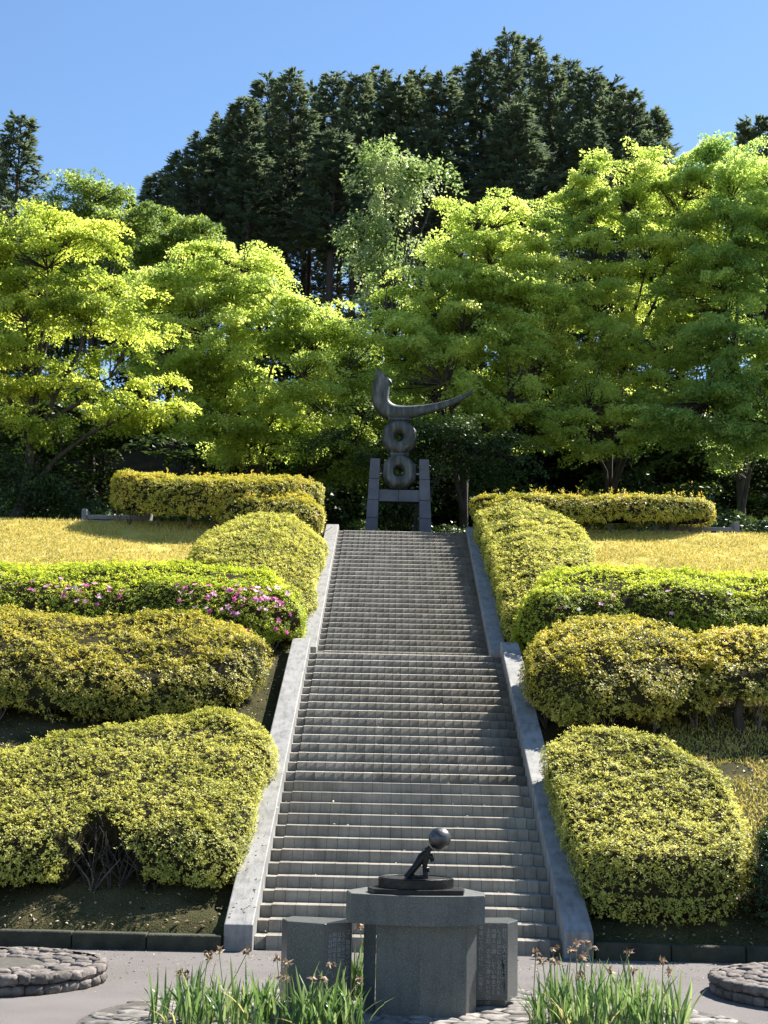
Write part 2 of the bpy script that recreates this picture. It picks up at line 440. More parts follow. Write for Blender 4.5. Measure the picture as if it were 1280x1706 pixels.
# dry lawns either side, laid over the slope
for side in (-1, 1):
    xs2 = np.linspace(2.6, 40, 90) * side; ys2 = np.linspace(30.0, 38.35, 40)
    if side < 0: xs2 = xs2[::-1]
    X, Y = np.meshgrid(xs2, ys2)
    Z = terrain(X, Y) + .03 + .02 * wobble(np.stack([X, Y, X * 0], -1), 3, 1.5)
    idx = np.arange(X.size).reshape(X.shape)
    q = np.stack([idx[:-1, :-1], idx[:-1, 1:], idx[1:, 1:], idx[1:, :-1]], -1).reshape(-1, 4)
    o = link('lawn', np_mesh('lawn', np.stack([X, Y, Z], -1).reshape(-1, 3), quads=q, mat=MAT['lawn'], smooth=True))
    tag(o, kind='structure')
    n = 42000
    px = side * RNG.uniform(3.6, 13.5, n); py = RNG.uniform(31.5, 38.3, n)
    kp = wobble(np.stack([px, py, px * 0], -1), 6, 1.3) + .5 * wobble(np.stack([px, py, px * 0], -1), 9, 4.0) > -.62
    px, py = px[kp], py[kp]; n = len(px)
    pz = terrain(px, py) + .02
    pos = np.stack([px, py, pz], -1)
    ax = unit(np.stack([RNG.normal(0, .55, n), RNG.normal(0, .55, n), np.ones(n)], -1))
    nr = unit(RNG.normal(0, 1, (n, 3)))
    v, q = leaf_quads(pos, ax, nr, RNG.uniform(.05, .11, n), RNG.uniform(.012, .022, n))
    o = link('lawn_grass', np_mesh('lawn_grass', v, quads=q, mat=MAT['straw'], tint=RNG.uniform(0, 1, n)))
    tag(o, 'short dry golden grass of the %s lawn above the azaleas' % ('left' if side < 0 else 'right'), 'grass', kind='stuff')
    # pale kerb along the crest
    me = prism_mesh('lawn_edging', [(38.38, PLAT - .2), (38.52, PLAT - .2), (38.52, PLAT + .07), (38.38, PLAT + .07)],
                    2.5 if side > 0 else -60, 60 if side > 0 else -2.5, MAT['concrete'], axis='x', bevel=.012)
    tag(link('lawn_edging', me), kind='structure')

# mossy kerb walls at the foot of the slope, in lengths
for side in (-1, 1):
    k = empty('foot_kerb', (side * 2.3, 17.75, 0))
    tag(k, kind='structure')
    x = 2.27
    while x < 22:
        ln = 0.9
        h = RNG.uniform(.185, .20)
        a, b = (x, x + ln - .012)
        bm = bmesh.new(); prism(bm, box_poly(min(side * a, side * b), max(side * a, side * b), 17.72 + RNG.uniform(-.006, .006), 17.9), -.05, h)
        bmesh.ops.bevel(bm, geom=bm.edges[:], offset=.012, segments=1, affect='EDGES')
        link('kerb_stone', bm_mesh('kerb_stone', bm, MAT['kerb']), k)
        x += ln

# thin dry grass on the open slope to the right
n = 34000
px = RNG.uniform(4.0, 9.5, n); py = RNG.uniform(19.0, 27.5, n)
k = wobble(np.stack([px, py, px * 0], -1), 4, 1.1) > -.35
px, py = px[k], py[k]; n = len(px)
pos = np.stack([px, py, terrain(px, py)], -1)
ax = unit(np.stack([RNG.normal(0, .7, n), RNG.normal(0, .7, n), np.ones(n)], -1))
v, q = leaf_quads(pos, ax, unit(RNG.normal(0, 1, (n, 3))), RNG.uniform(.04, .10, n), RNG.uniform(.012, .022, n))
tag(link('slope_grass', np_mesh('slope_grass', v, quads=q, mat=MAT['straw'], tint=RNG.uniform(0, .8, n))), 'thin dry grass on the open slope at the right edge', 'grass', kind='stuff')

# fallen leaves and litter on the bare slope
n = 16000
px = RNG.uniform(2.3, 12, n) * RNG.choice([-1, 1], n); py = RNG.uniform(17.95, 30, n)
pos = np.stack([px, py, terrain(px, py) + .012], -1)
ax = unit(np.stack([RNG.normal(0, 1, n), RNG.normal(0, 1, n), RNG.normal(0, .3, n)], -1))
nr = unit(np.stack([RNG.normal(0, .5, n), RNG.normal(0, .5, n), np.ones(n)], -1))
v, q = leaf_quads(pos, ax, nr, RNG.uniform(.04, .08, n), RNG.uniform(.02, .04, n))
n2 = 900
px = RNG.uniform(-6, 6, n2); py = 17.7 - np.abs(RNG.normal(0, 1.3, n2))
p2 = np.stack([px, py, np.full(n2, .008)], -1)
a2 = unit(np.stack([RNG.normal(0, 1, n2), RNG.normal(0, 1, n2), RNG.normal(0, .2, n2)], -1)); r2 = unit(np.stack([RNG.normal(0, .3, n2), RNG.normal(0, .3, n2), np.ones(n2)], -1))
v2, q2 = leaf_quads(p2, a2, r2, RNG.uniform(.015, .045, n2), RNG.uniform(.01, .02, n2))
tag(link('plaza_litter', np_mesh('plaza_litter', v2, quads=q2, mat=MAT['litter'], tint=RNG.uniform(0, 1, n2))), 'tiny dry leaves and grit scattered over the plaza', 'leaf litter', kind='stuff')
tag(link('leaf_litter', np_mesh('leaf_litter', v, quads=q, mat=MAT['litter'], tint=RNG.uniform(0, 1, n))), 'brown fallen leaves scattered over the bare slope between the hedges', 'leaf litter', kind='stuff')

# ------------------------------------------------------------------ staircase
D0, TREAD, RISE, Z0 = 18.02, 0.3529, 0.15, 0.17
W1, GUT, LAND = 3.4965, 0.145, 1.349
W2, OFF2 = 3.263, -0.035
stairs = empty('stone_staircase', (0, D0, 0), 'long straight flight of grey stone steps climbing between clipped hedges', 'staircase')
NB = 23
def block_mesh(w, dep, h, tint, bev=.011):
    bm = bmesh.new()
    # profile with a worn front nosing, extruded in x
    pr = [(0, -h), (dep, -h), (dep, 0), (bev * 1.2, 0), (bev * .35, -bev * .35), (0, -bev * 1.2)]
    prism(bm, pr, -w / 2, w / 2, axis='x')
    me = bm_mesh('block', bm, MAT['step'])
    a = me.attributes.new('tint', 'FLOAT', 'FACE'); a.data.foreach_set('value', np.full(len(me.polygons), tint, np.float32))
    return me
def step_geo(k):
    """(flight, y, z) of step k; 0..28 lower flight with the landing last, 29..56 upper"""
    if k <= 28: return 0, D0 + TREAD * k, Z0 + RISE * k
    j = k - 29
    return 1, D0 + TREAD * 28 + LAND + TREAD * j, Z0 + RISE * 28 + RISE * (j + 1)
bw1, bw2 = W1 / NB, W2 / 22
VAR = [block_mesh(bw1 - .004, TREAD + .025, RISE - .003, t) for t in np.linspace(.15, .85, 12)]
VARF = [block_mesh(bw1 - .004, TREAD + .025, Z0 + .02, t) for t in np.linspace(.1, .6, 6)]
VARG = [block_mesh(GUT - .008, TREAD + .025, RISE - .003, t) for t in np.linspace(.35, .8, 6)]
BV, BQ, BT, bn = [], [], [], 0
def stuff_block(xc, y, z, w, dep, h, tint):
    global bn
    b = .0065 if z > 4.4 else .010
    pr = np.array([(0, -h), (dep, -h), (dep, 0), (b * 1.2, 0), (b * .35, -b * .35), (0, -b * 1.2)])
    for s in (-1, 1):
        BV.append(np.column_stack([np.full(6, xc + s * w / 2), y + pr[:, 0], z + pr[:, 1]]))
    for i in range(6):
        if i == 0: continue
        j = (i + 1) % 6
        BQ.append((bn + i, bn + j, bn + 6 + j, bn + 6 + i)); BT.append(tint)
    for s in (0, 1):
        o = bn + 6 * s
        BQ.append((o, o + 1, o + 2, o + 3)); BT.append(tint)
        BQ.append((o, o + 3, o + 4, o + 5)); BT.append(tint)
    bn += 12
for k in range(57):
    fl, y, z = step_geo(k)
    W, off, bw, nb = (W1, 0, bw1, NB) if fl == 0 else (W2, OFF2, bw2, 22)
    dep = TREAD + .025 if k not in (28, 56) else (LAND + .02 if k == 28 else 2.6)
    x0, x1 = off - W / 2 - GUT - .02, off + W / 2 + GUT + .02
    core = prism_mesh('step', box_poly(x0, x1, y + .04, y + dep + .3), z - .34, z - .03, MAT['step_core'])
    st = link('step', core, stairs)
    for i in range(nb):
        xc = off - W / 2 + bw * (i + .5)
        jy, jz = random.uniform(-.002, .002), random.uniform(-.001, .001)
        tint = min(1, max(0, random.gauss(.5, .16)))
        if k < 13:
            mm = VARF[random.randrange(6)] if k == 0 else VAR[min(11, int(tint * 12))]
            link('block', mm, st, loc=Vector((xc, y + jy, z + jz)) - stairs.location - Vector((0, 0, 0)) - st.location, world_coords=False)
        else:
            if fl == 1 and random.random() < .10: tint = random.uniform(.8, 1.15)
            stuff_block(xc, y + jy, z + jz, bw - .004, dep, RISE - .003, tint)
    for s in (-1, 1):
        xc = off + s * (W / 2 + GUT / 2)
        if k < 13 and k > 0:
            link('gutter_block', VARG[random.randrange(6)], st, loc=Vector((xc, y + .022, z - .012)) - stairs.location - st.location, world_coords=False)
        else:
            stuff_block(xc, y + .022, z - .012, GUT - .008, dep, RISE - .003 if k else .15, random.uniform(.35, .8))
o = link('paving_block', np_mesh('paving_block', np.concatenate(BV), quads=np.array(BQ), mat=MAT['step'], tint=BT), stairs)
o['kind'] = 'stuff'
# sloping side walls
def nos1(y): return Z0 + (RISE / TREAD) * (y - D0)
def nos2(y): return Z0 + RISE * 29 + (RISE / TREAD) * (y - (D0 + TREAD * 28 + LAND))
yl1 = D0 + TREAD * 28 + .35
pl = [(17.82, -.05), (17.82, .31), (yl1 - .2, nos1(yl1) + .12), (yl1, nos1(yl1) + .16), (yl1, 3.2), (18.6, -.05)]
y2a, y2b = D0 + TREAD * 28 + LAND - .33, 39.1
pu = [(y2a, 4.0), (y2a, nos2(y2a) + .18), (38.72, nos2(38.72) + .18), (y2b, nos2(38.72) + .185), (y2b, 7.6), (y2a + 1.2, 4.0)]
for s in (-1, 1):
    a, b = sorted((s * 1.893, s * 2.245))
    link('side_wall', prism_mesh('side_wall', pl, a, b, MAT['concrete'], axis='x', bevel=.015), stairs)
    a, b = sorted((s * 1.777 + OFF2, s * 2.12 + OFF2))
    link('side_wall', prism_mesh('side_wall', pu, a, b, MAT['concrete'], axis='x', bevel=.015), stairs)

n = 420
px = np.where(RNG.uniform(0, 1, n) < .6, RNG.uniform(-2.2, -1.9, n), RNG.uniform(-1.8, 1.8, n)); py = RNG.uniform(17.9, 27.8, n)
pz = np.where(np.abs(px) > 1.88, .31 + .4145 * (py - 17.82) + .012, Z0 + RISE * np.floor((py - D0) / TREAD) + .012)
ok = (np.abs(px) > 1.88) | (((py - D0) / TREAD) % 1 > .12) & (py > D0 + .05)
pos = np.stack([px, py, pz], -1)[ok]; n = len(pos)
ax = unit(np.stack([RNG.normal(0, 1, n), RNG.normal(0, 1, n), RNG.normal(0, .2, n)], -1)); nr = unit(np.stack([RNG.normal(0, .3, n), RNG.normal(0, .3, n), np.ones(n)], -1))
v, q = leaf_quads(pos, ax, nr, RNG.uniform(.025, .06, n), RNG.uniform(.015, .03, n))
tag(link('leaf_litter', np_mesh('leaf_litter', v, quads=q, mat=MAT['litter'], tint=RNG.uniform(0, 1, n))), 'few dry leaves dropped on the steps and the left side wall', 'leaf litter', kind='stuff')

# ------------------------------------------------------------------ hedges
def smooth_poly(pts, n):
    pts = np.asarray(pts, float); k = len(pts)
    out = []
    for i in range(k):
        p0, p1, p2, p3 = pts[i - 1], pts[i], pts[(i + 1) % k], pts[(i + 2) % k]
        for t in np.linspace(0, 1, 12, endpoint=False):
            out.append(.5 * ((2 * p1) + (-p0 + p2) * t + (2 * p0 - 5 * p1 + 4 * p2 - p3) * t * t + (-p0 + 3 * p1 - 3 * p2 + p3) * t ** 3))
    out = np.array(out)
    seg = np.linalg.norm(np.roll(out, -1, 0) - out, axis=1)
    cum = np.concatenate([[0], np.cumsum(seg)])
    s = np.linspace(0, cum[-1], n, endpoint=False)
    ext = np.vstack([out, out[:1]])
    return np.column_stack([np.interp(s, cum, ext[:, 0]), np.interp(s, cum, ext[:, 1])]), cum[-1]

def inside(poly, p):
    x, y = p[:, 0][:, None], p[:, 1][:, None]
    x0, y0 = poly[:, 0][None], poly[:, 1][None]
    x1, y1 = np.roll(poly[:, 0], -1)[None], np.roll(poly[:, 1], -1)[None]
    c = ((y0 > y) != (y1 > y)) & (x < (x1 - x0) * (y - y0) / (y1 - y0 + 1e-12) + x0)
    return c.sum(1) % 2 == 1

def hedge(name, pts, H, zb, mat, label, cat='hedge', R=None, dens=1500, leaf=.055, bump=.07, stems=6, holes=(), seed=1, group=None, sprouts=90, tall=.10, rag=.05, gap=0.12, sq=.5, dome=0.0, pits=.6):
    rng = np.random.default_rng(seed + 100)
    dens *= 2.2; leaf *= .74
    poly, per = smooth_poly(pts, 96)
    area2 = np.sum(poly[:, 0] * np.roll(poly[:, 1], -1) - np.roll(poly[:, 0], -1) * poly[:, 1])
    if area2 < 0: poly = poly[::-1]
    tang = unit(np.roll(poly, -1, 0) - np.roll(poly, 1, 0))
    nin = np.column_stack([-tang[:, 1], tang[:, 0]])          # inward normal of a counter-clockwise outline
    R = R or min(.55, (H - zb) * .75)
    hv = H - zb
    c = poly.mean(0)
    base = empty(name, (c[0], c[1], T(c[0], c[1])), label, cat, group)
    def surf(bi, bf, phi):
        """rim: position along the outline, angle from the skirt (negative tucks under) up to the top edge"""
        i0 = bi % 96; i1 = (bi + 1) % 96
        p = poly[i0] * (1 - bf)[:, None] + poly[i1] * bf[:, None]
        nn = unit(nin[i0] * (1 - bf)[:, None] + nin[i1] * bf[:, None])
        cx = np.cos(phi); sx = np.sin(phi)
        ins = R * (1 - np.abs(cx) ** sq)
        z = zb + hv * .42 + np.where(sx > 0, (hv * .58) * np.abs(sx) ** sq, (hv * .42) * sx * 1.0)
        q = p + nn * ins[:, None]
        nrm = np.column_stack([-nn * cx[:, None], sx])
        return q, z, nrm
    ext = np.abs(poly - c).max(0)
    def domed(q, z):
        e = np.clip((((q - c) / ext) ** 2).sum(1), 0, 1.2)
        return zb + (z - zb) * (1 - dome * e)
    rim_area = per * (hv * .9 + R * 1.3)
    # interior sample
    lo, hi = poly.min(0), poly.max(0)
    cand = rng.uniform(lo, hi, (60000, 2))
    ins_m = inside(poly + nin * R * .9, cand)
    top_area = ins_m.mean() * np.prod(hi - lo)
    cand = cand[ins_m]
    ros = dens / 5.0
    n_rim, n_top = int(rim_area * ros), int(top_area * ros)
    bi = rng.integers(0, 96, n_rim); bf = rng.uniform(0, 1, n_rim)
    pg = np.linspace(-1.25, math.pi / 2, 400)
    gi = R * (1 - np.abs(np.cos(pg)) ** sq); gz = np.where(np.sin(pg) > 0, hv * .58 * np.abs(np.sin(pg)) ** sq, hv * .42 * np.sin(pg))
    ga = np.concatenate([[0], np.cumsum(np.hypot(np.diff(gi), np.diff(gz)))])
    phi = np.interp(rng.uniform(0, ga[-1], n_rim), ga, pg)
    q, z, nr = surf(bi, bf, phi)
    if n_top and len(cand):
        t = cand[rng.integers(0, len(cand), n_top)]
        q = np.vstack([q, t]); z = np.concatenate([z, np.full(n_top, H)])
        nr = np.vstack([nr, np.tile([0, 0, 1.0], (n_top, 1))])
    z = domed(q, z)
    p = np.column_stack([q, z + terrain(q[:, 0], q[:, 1])])
    nr = unit(nr)
    disp = bump * wobble(p, seed, 1.1) + bump * .7 * wobble(p, seed + 5, 3.1) + bump * .35 * wobble(p, seed + 9, 7.0)
    # clipped face with a ragged skin: most shoots at the surface, some sunk
    depth = -np.abs(rng.normal(0, rag, len(p))) + .012
    patch = wobble(p, seed + 3, 2.2)
    keep = np.ones(len(p), bool)
    pit = np.clip(wobble(p, seed + 11, 6.5) + .6 * wobble(p, seed + 13, 11.0) - .25, 0, 1)      # small hollows between the shoots
    depth = depth - .07 * pit
    keep &= rng.uniform(0, 1, len(p)) > pits * pit
    side = nr[:, 2] < .35
    keep &= ~(side & (rng.uniform(0, 1, len(p)) < .35 * (patch < -.35)))
    keep &= rng.uniform(0, 1, len(p)) > gap * (patch < -.42)
    low = np.clip((zb + hv * .3 - (p[:, 2] - terrain(p[:, 0], p[:, 1]))) / (hv * .3), 0, 1)
    keep &= rng.uniform(0, 1, len(p)) > low * (.55 + .4 * wobble(p, seed + 4, 2.6))
    for (hx, hy, hz, hr) in holes:
        dd = np.sqrt(((p[:, 0] - hx) / hr[0]) ** 2 + ((p[:, 1] - hy) / hr[1]) ** 2 + ((p[:, 2] - hz) / hr[2]) ** 2)
        keep &= dd + .38 * wobble(p, 8, 4.5) + .2 * wobble(p, 2, 9.0) > 1
    p = (p + nr * (disp + depth)[:, None])[keep]; nr = nr[keep]
    n = len(p)
    ax = unit(nr * .8 + np.array([0, 0, .5]) + rng.normal(0, .24, (n, 3)))
    a = unit(np.cross(ax, rng.normal(0, 1, (n, 3)))); b = np.cross(ax, a)
    V, Q, TT = [], [], []
    tint0 = np.clip(rng.normal(.5, .2, n), 0, 1)
    off = 0
    for j in range(5):
        th = j * 2 * math.pi / 5 + rng.uniform(-.4, .4, n)
        rad = a * np.cos(th)[:, None] + b * np.sin(th)[:, None]
        up = rng.uniform(.05, .75, n)[:, None]
        d = unit(rad + ax * up)
        nn = unit(ax - rad * up * .6 + rng.normal(0, .2, (n, 3)))
        Ln = leaf * rng.uniform(.7, 1.25, n)
        v, qd = leaf_tris(p + rng.normal(0, leaf * .25, (n, 3)), d, nn, Ln, Ln * .56)
        V.append(v); Q.append(qd + off); off += len(v)
        TT.append(np.clip(tint0 + rng.normal(0, .1, n), 0, 1))
    # upright sprouts that broke out of the clipped top
    if sprouts:
        cp = np.vstack([cand[rng.integers(0, len(cand), sprouts)], (poly + nin * R * .55)[rng.integers(0, 96, sprouts // 2)]])
        for (sx_, sy_) in cp:
            z0 = T(sx_, sy_) + float(domed(np.array([[sx_, sy_]]), np.array([H]))[0])
            m = 14
            h = rng.uniform(.03, tall) * (2.2 if rng.uniform() < .08 else 1)
            t = rng.uniform(0, 1, m)
            pp = np.column_stack([sx_ + rng.normal(0, .02, m), sy_ + rng.normal(0, .02, m), z0 + h * t])
            th = rng.uniform(0, 6.28, m)
            d = np.column_stack([np.cos(th), np.sin(th), rng.uniform(.2, 1, m)])
            v, qd = leaf_tris(pp, d, np.tile([0, 0, 1.0], (m, 1)), np.full(m, leaf * 1.2), np.full(m, leaf * .5))
            V.append(v); Q.append(qd + off); off += len(v); TT.append(rng.uniform(.5, 1, m))
    me = np_mesh('foliage', np.concatenate(V), tris=np.concatenate(Q), mat=MAT[mat], tint=np.concatenate(TT))
    link('foliage', me, base)
    # solid dark core added in place of inner twigs, blocks light and darkens gaps
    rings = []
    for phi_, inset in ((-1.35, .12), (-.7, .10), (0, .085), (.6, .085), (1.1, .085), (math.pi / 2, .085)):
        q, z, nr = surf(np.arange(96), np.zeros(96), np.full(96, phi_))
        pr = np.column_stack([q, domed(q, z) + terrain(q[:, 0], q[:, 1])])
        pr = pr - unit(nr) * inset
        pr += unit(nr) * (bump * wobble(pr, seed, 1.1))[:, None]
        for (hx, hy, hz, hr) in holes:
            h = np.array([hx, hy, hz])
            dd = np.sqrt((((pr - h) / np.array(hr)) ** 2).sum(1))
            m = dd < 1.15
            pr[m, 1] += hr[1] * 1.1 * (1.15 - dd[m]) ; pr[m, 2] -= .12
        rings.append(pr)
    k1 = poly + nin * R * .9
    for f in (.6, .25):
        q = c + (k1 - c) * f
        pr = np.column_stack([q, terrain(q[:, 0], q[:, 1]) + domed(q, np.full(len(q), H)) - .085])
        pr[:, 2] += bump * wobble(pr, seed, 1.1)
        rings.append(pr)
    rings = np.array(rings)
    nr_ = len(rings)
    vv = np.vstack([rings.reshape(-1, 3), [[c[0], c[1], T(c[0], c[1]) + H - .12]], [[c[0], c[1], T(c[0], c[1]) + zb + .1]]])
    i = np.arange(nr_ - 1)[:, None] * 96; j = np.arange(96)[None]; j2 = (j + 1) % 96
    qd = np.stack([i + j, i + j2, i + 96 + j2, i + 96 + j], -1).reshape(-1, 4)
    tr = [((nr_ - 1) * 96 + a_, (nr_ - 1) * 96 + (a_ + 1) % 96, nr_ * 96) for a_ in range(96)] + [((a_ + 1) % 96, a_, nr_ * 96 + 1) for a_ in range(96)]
    link('shade_core', np_mesh('shade_core', vv, quads=qd, tris=np.array(tr), mat=MAT['core'], smooth=True), base)
    # stems under the skirt
    for s in range(stems):
        tb = Tubes()
        f = (s + rng.uniform(.2, .8)) / stems
        # along the camera side of the outline, set in a little
        front = np.where(nin[:, 1] > -.1)[0]
        front = front[np.argsort(poly[front, 0])]
        ii = front[min(len(front) - 1, int(f * len(front)))]
        g = poly[ii] + nin[ii] * rng.uniform(.25, .55)
        z0 = T(*g) - .03
        for b_ in range(rng.integers(3, 6)):
            e = g + rng.normal(0, .16, 2) + nin[ii] * rng.uniform(-.2, .1)
            zt = T(*g) + zb + rng.uniform(.12, .3)
            m1 = np.array([g[0] * .6 + e[0] * .4 + rng.normal(0, .03), g[1] * .6 + e[1] * .4, z0 * .5 + zt * .5])
            tb.add([[g[0] + rng.normal(0, .02), g[1], z0], m1, [e[0], e[1], zt]], [.016, .011, .006], 5)
        link('stem', tb.mesh('stem', MAT['twig']), base)
    def surf2(bi, bf, phi):
        q, z, nr = surf(bi, bf, phi)
        return q, domed(q, z), nr
    return base, poly, nin, surf2

hA = hedge('clipped_hedge', [(-2.25, 19.0), (-2.1, 21), (-2.05, 22.3), (-2.6, 22.95), (-3.5, 22.9), (-4.7, 22.2), (-6.0, 21.3), (-8.2, 20.2), (-8.6, 19.0), (-7, 18.45), (-5, 18.45), (-3.2, 18.6)], .86, .12, 'h_olive',
      'large rounded olive green hedge with a bare twiggy hole, lowest on the left', seed=1, leaf=.05, dens=1650, stems=9,
      holes=((-4.05, 18.95, 1.2, (.44, .62, .36)), (-4.0, 18.75, .9, (.46, .75, .36)), (-3.85, 18.7, .65, (.58, .7, .45)), (-3.3, 18.55, .4, (.6, .4, .3))))
hB = hedge('clipped_hedge', [(-2.5, 25.5), (-2.55, 26.2), (-3.3, 26.9), (-5, 27.2), (-8, 27.2), (-11, 27), (-12, 26.0), (-11, 24.3), (-8, 24.0), (-5, 23.9), (-3.2, 24.4)], 1.14, .16, 'h_darkgold',
      'bronze tinged dark green hedge on bare stems, left of the lower steps', seed=2, leaf=.06, dens=1400, bump=.13, stems=14, rag=.08, gap=.75, dome=.12)
hC = hedge('azalea_hedge', [(-2.1, 28.2), (-2.05, 29.2), (-2.7, 30.2), (-5, 30.5), (-9, 30.5), (-13, 30.4), (-14, 29.5), (-13, 28.5), (-9, 28.2), (-5, 27.9), (-3, 27.7)], 1.16, .12, 'h_bright',
      'bright green azalea hedge dotted with pink flowers, left of the steps', seed=3, leaf=.065, dens=1200, bump=.11, stems=6, rag=.07, gap=.4, sq=.85, R=.7)
hD = hedge('clipped_hedge', [(-2.1, 30.7), (-2.06, 33), (-2.02, 36), (-2.7, 36.7), (-4.2, 36.4), (-5.0, 35), (-5.1, 33.2), (-4.6, 31.9), (-3.4, 31.0)], .86, .05, 'h_olive',
      'smooth olive mound of hedge beside the upper left side wall', seed=4, leaf=.07, dens=1000, bump=.05, stems=0, dome=.25)
hE = hedge('clipped_hedge', [(-2.35, 38.5), (-2.4, 39.3), (-3.5, 39.9), (-6, 39.9), (-7.7, 39.6), (-8.1, 38.4), (-7.5, 37.5), (-5.6, 37.1), (-3.5, 37.2)], 1.36, .42, 'h_gold',
      'long golden topped hedge on dark stems beside the left bench', seed=5, leaf=.075, dens=1000, bump=.08, stems=9, gap=.4, sq=.4)
hE2 = hedge('clipped_hedge', [(-2.3, 37.1), (-2.25, 38), (-3, 38.3), (-4.6, 38.1), (-5.2, 37.5), (-4.5, 36.8), (-3.2, 36.6)], 1.02, .2, 'h_gold',
      'small orange gold hedge clump at the top of the left side wall', seed=6, leaf=.075, dens=1000, bump=.1, stems=3, gap=.4)
hF = hedge('clipped_hedge', [(2.25, 18.5), (2.12, 20.5), (2.08, 21.9), (2.8, 22.4), (3.8, 21.8), (4.4, 20.6), (4.5, 19.7), (4.35, 18.8), (4.0, 18.25), (3.3, 18.1), (2.5, 18.2)], .92, .04, 'h_olive',
      'dense boxy yellow green hedge, lowest on the right of the steps', seed=7, leaf=.05, dens=1650, stems=3, R=.26, sq=.28)
hF2 = hedge('dark_bush', [(4.3, 18.35), (4.6, 19.2), (5.2, 19.7), (6.0, 19.7), (6.5, 18.9), (6.0, 18.2), (5.0, 18.05)], 1.0, .1, 't_dark',
      'bush with leaves coloured dark for shade, at the right edge beside the boxy hedge', cat='bush', seed=17, leaf=.06, dens=1100, bump=.12, stems=4, rag=.08, gap=.6)  # shade on this bush is put into its dark leaf colour
hG = hedge('clipped_hedge', [(2.1, 25.0), (2.4, 26.1), (3.2, 26.7), (4.5, 26.7), (5.6, 26), (5.4, 24.6), (3.9, 23.8), (2.6, 23.65)], 1.46, .32, 'h_darkgold',
      'rounded golden brown shrub right of the lower steps, nearest the side wall', seed=8, leaf=.06, dens=1500, bump=.13, stems=6, rag=.08, gap=.75, dome=.28)
hG2 = hedge('clipped_hedge', [(4.7, 25.3), (5.4, 26.1), (6.8, 26.2), (7.7, 25.3), (7.3, 24.6), (6, 24.2), (5.0, 24.3)], 1.34, .55, 'h_darkgold',
      'golden brown shrub on a thick forked trunk at the right edge', seed=9, leaf=.06, dens=1400, bump=.14, stems=3, rag=.08, gap=.75, dome=.25)
hH = hedge('azalea_hedge', [(2.3, 28.3), (2.4, 29.2), (3.2, 30.0), (6, 30.3), (10, 30.3), (13, 30.2), (14, 29.4), (13, 28.4), (9, 28.0), (5, 27.9), (3.1, 27.8)], 1.3, .1, 'h_bright',
      'bright lime green azalea hedge with a few pink flowers, right of the steps', seed=10, leaf=.065, dens=1200, bump=.12, stems=4, rag=.07, gap=.4, sq=.8, R=.6)
hI = hedge('clipped_hedge', [(2.15, 29.4), (2.1, 32), (1.98, 36), (1.92, 37.8), (2.6, 38.1), (3.9, 36.8), (4.5, 34.5), (4.3, 32.5), (3.4, 30.6), (2.7, 29.5)], .95, .03, 'h_olive',
      'long yellow green hedge hugging the upper right side wall', seed=11, leaf=.07, dens=1100, bump=.06, stems=0, R=.3, sq=.45)
hJ = hedge('clipped_hedge', [(2.0, 38.5), (2.1, 39.4), (4, 39.8), (7, 39.8), (8.4, 39.5), (8.6, 38.7), (7.6, 37.9), (5, 37.5), (3, 37.6)], 1.02, .36, 'h_gold',
      'flat topped golden hedge beside the right bench', seed=12, leaf=.075, dens=1100, bump=.06, stems=8, sprouts=70, tall=.26, gap=.3, sq=.45)
hK = hedge('clipped_hedge', [(-11.9, 38.9), (-12, 39.8), (-13, 40.2), (-14, 39.6), (-14, 38.9), (-13, 38.5)], .72, .1, 'h_gold',
      'small golden shrub at the far left edge of the lawn', seed=13, leaf=.075, dens=900, stems=2)

# thick forked trunk of the right shrub
tb = Tubes()
g = np.array([5.72, 24.6]); z0 = T(*g)
tb.add([[g[0], g[1], z0 - .05], [g[0] - .02, g[1], z0 + .3], [g[0] + .03, g[1], z0 + .55]], [.10, .075, .07], 8)
for dx, dz in ((-.5, .95), (.1, 1.0), (.55, .9)):
    tb.add([[g[0] + .02, g[1], z0 + .5], [g[0] + dx * .5, g[1] + .1, z0 + .75], [g[0] + dx, g[1] + .3, z0 + dz]], [.06, .045, .03], 7)
link('trunk', tb.mesh('trunk', MAT['bark']), hG2[0])

# bare twigs inside the hole of the lower left hedge
tb = Tubes(); rr = np.random.default_rng(5)
for i in range(46):
    x = rr.uniform(-4.5, -3.2); y = rr.uniform(18.8, 19.4)
    z0 = T(x, y); p = [[x, y, z0]]
    for s in range(4):
        p.append([p[-1][0] + rr.normal(0, .09), p[-1][1] + rr.normal(-.02, .06), p[-1][2] + rr.uniform(.12, .24)])
    tb.add(p, [.013, .011, .009, .006, .003], 5)
link('bare_twig', tb.mesh('bare_twig', MAT['bark']), hA[0])

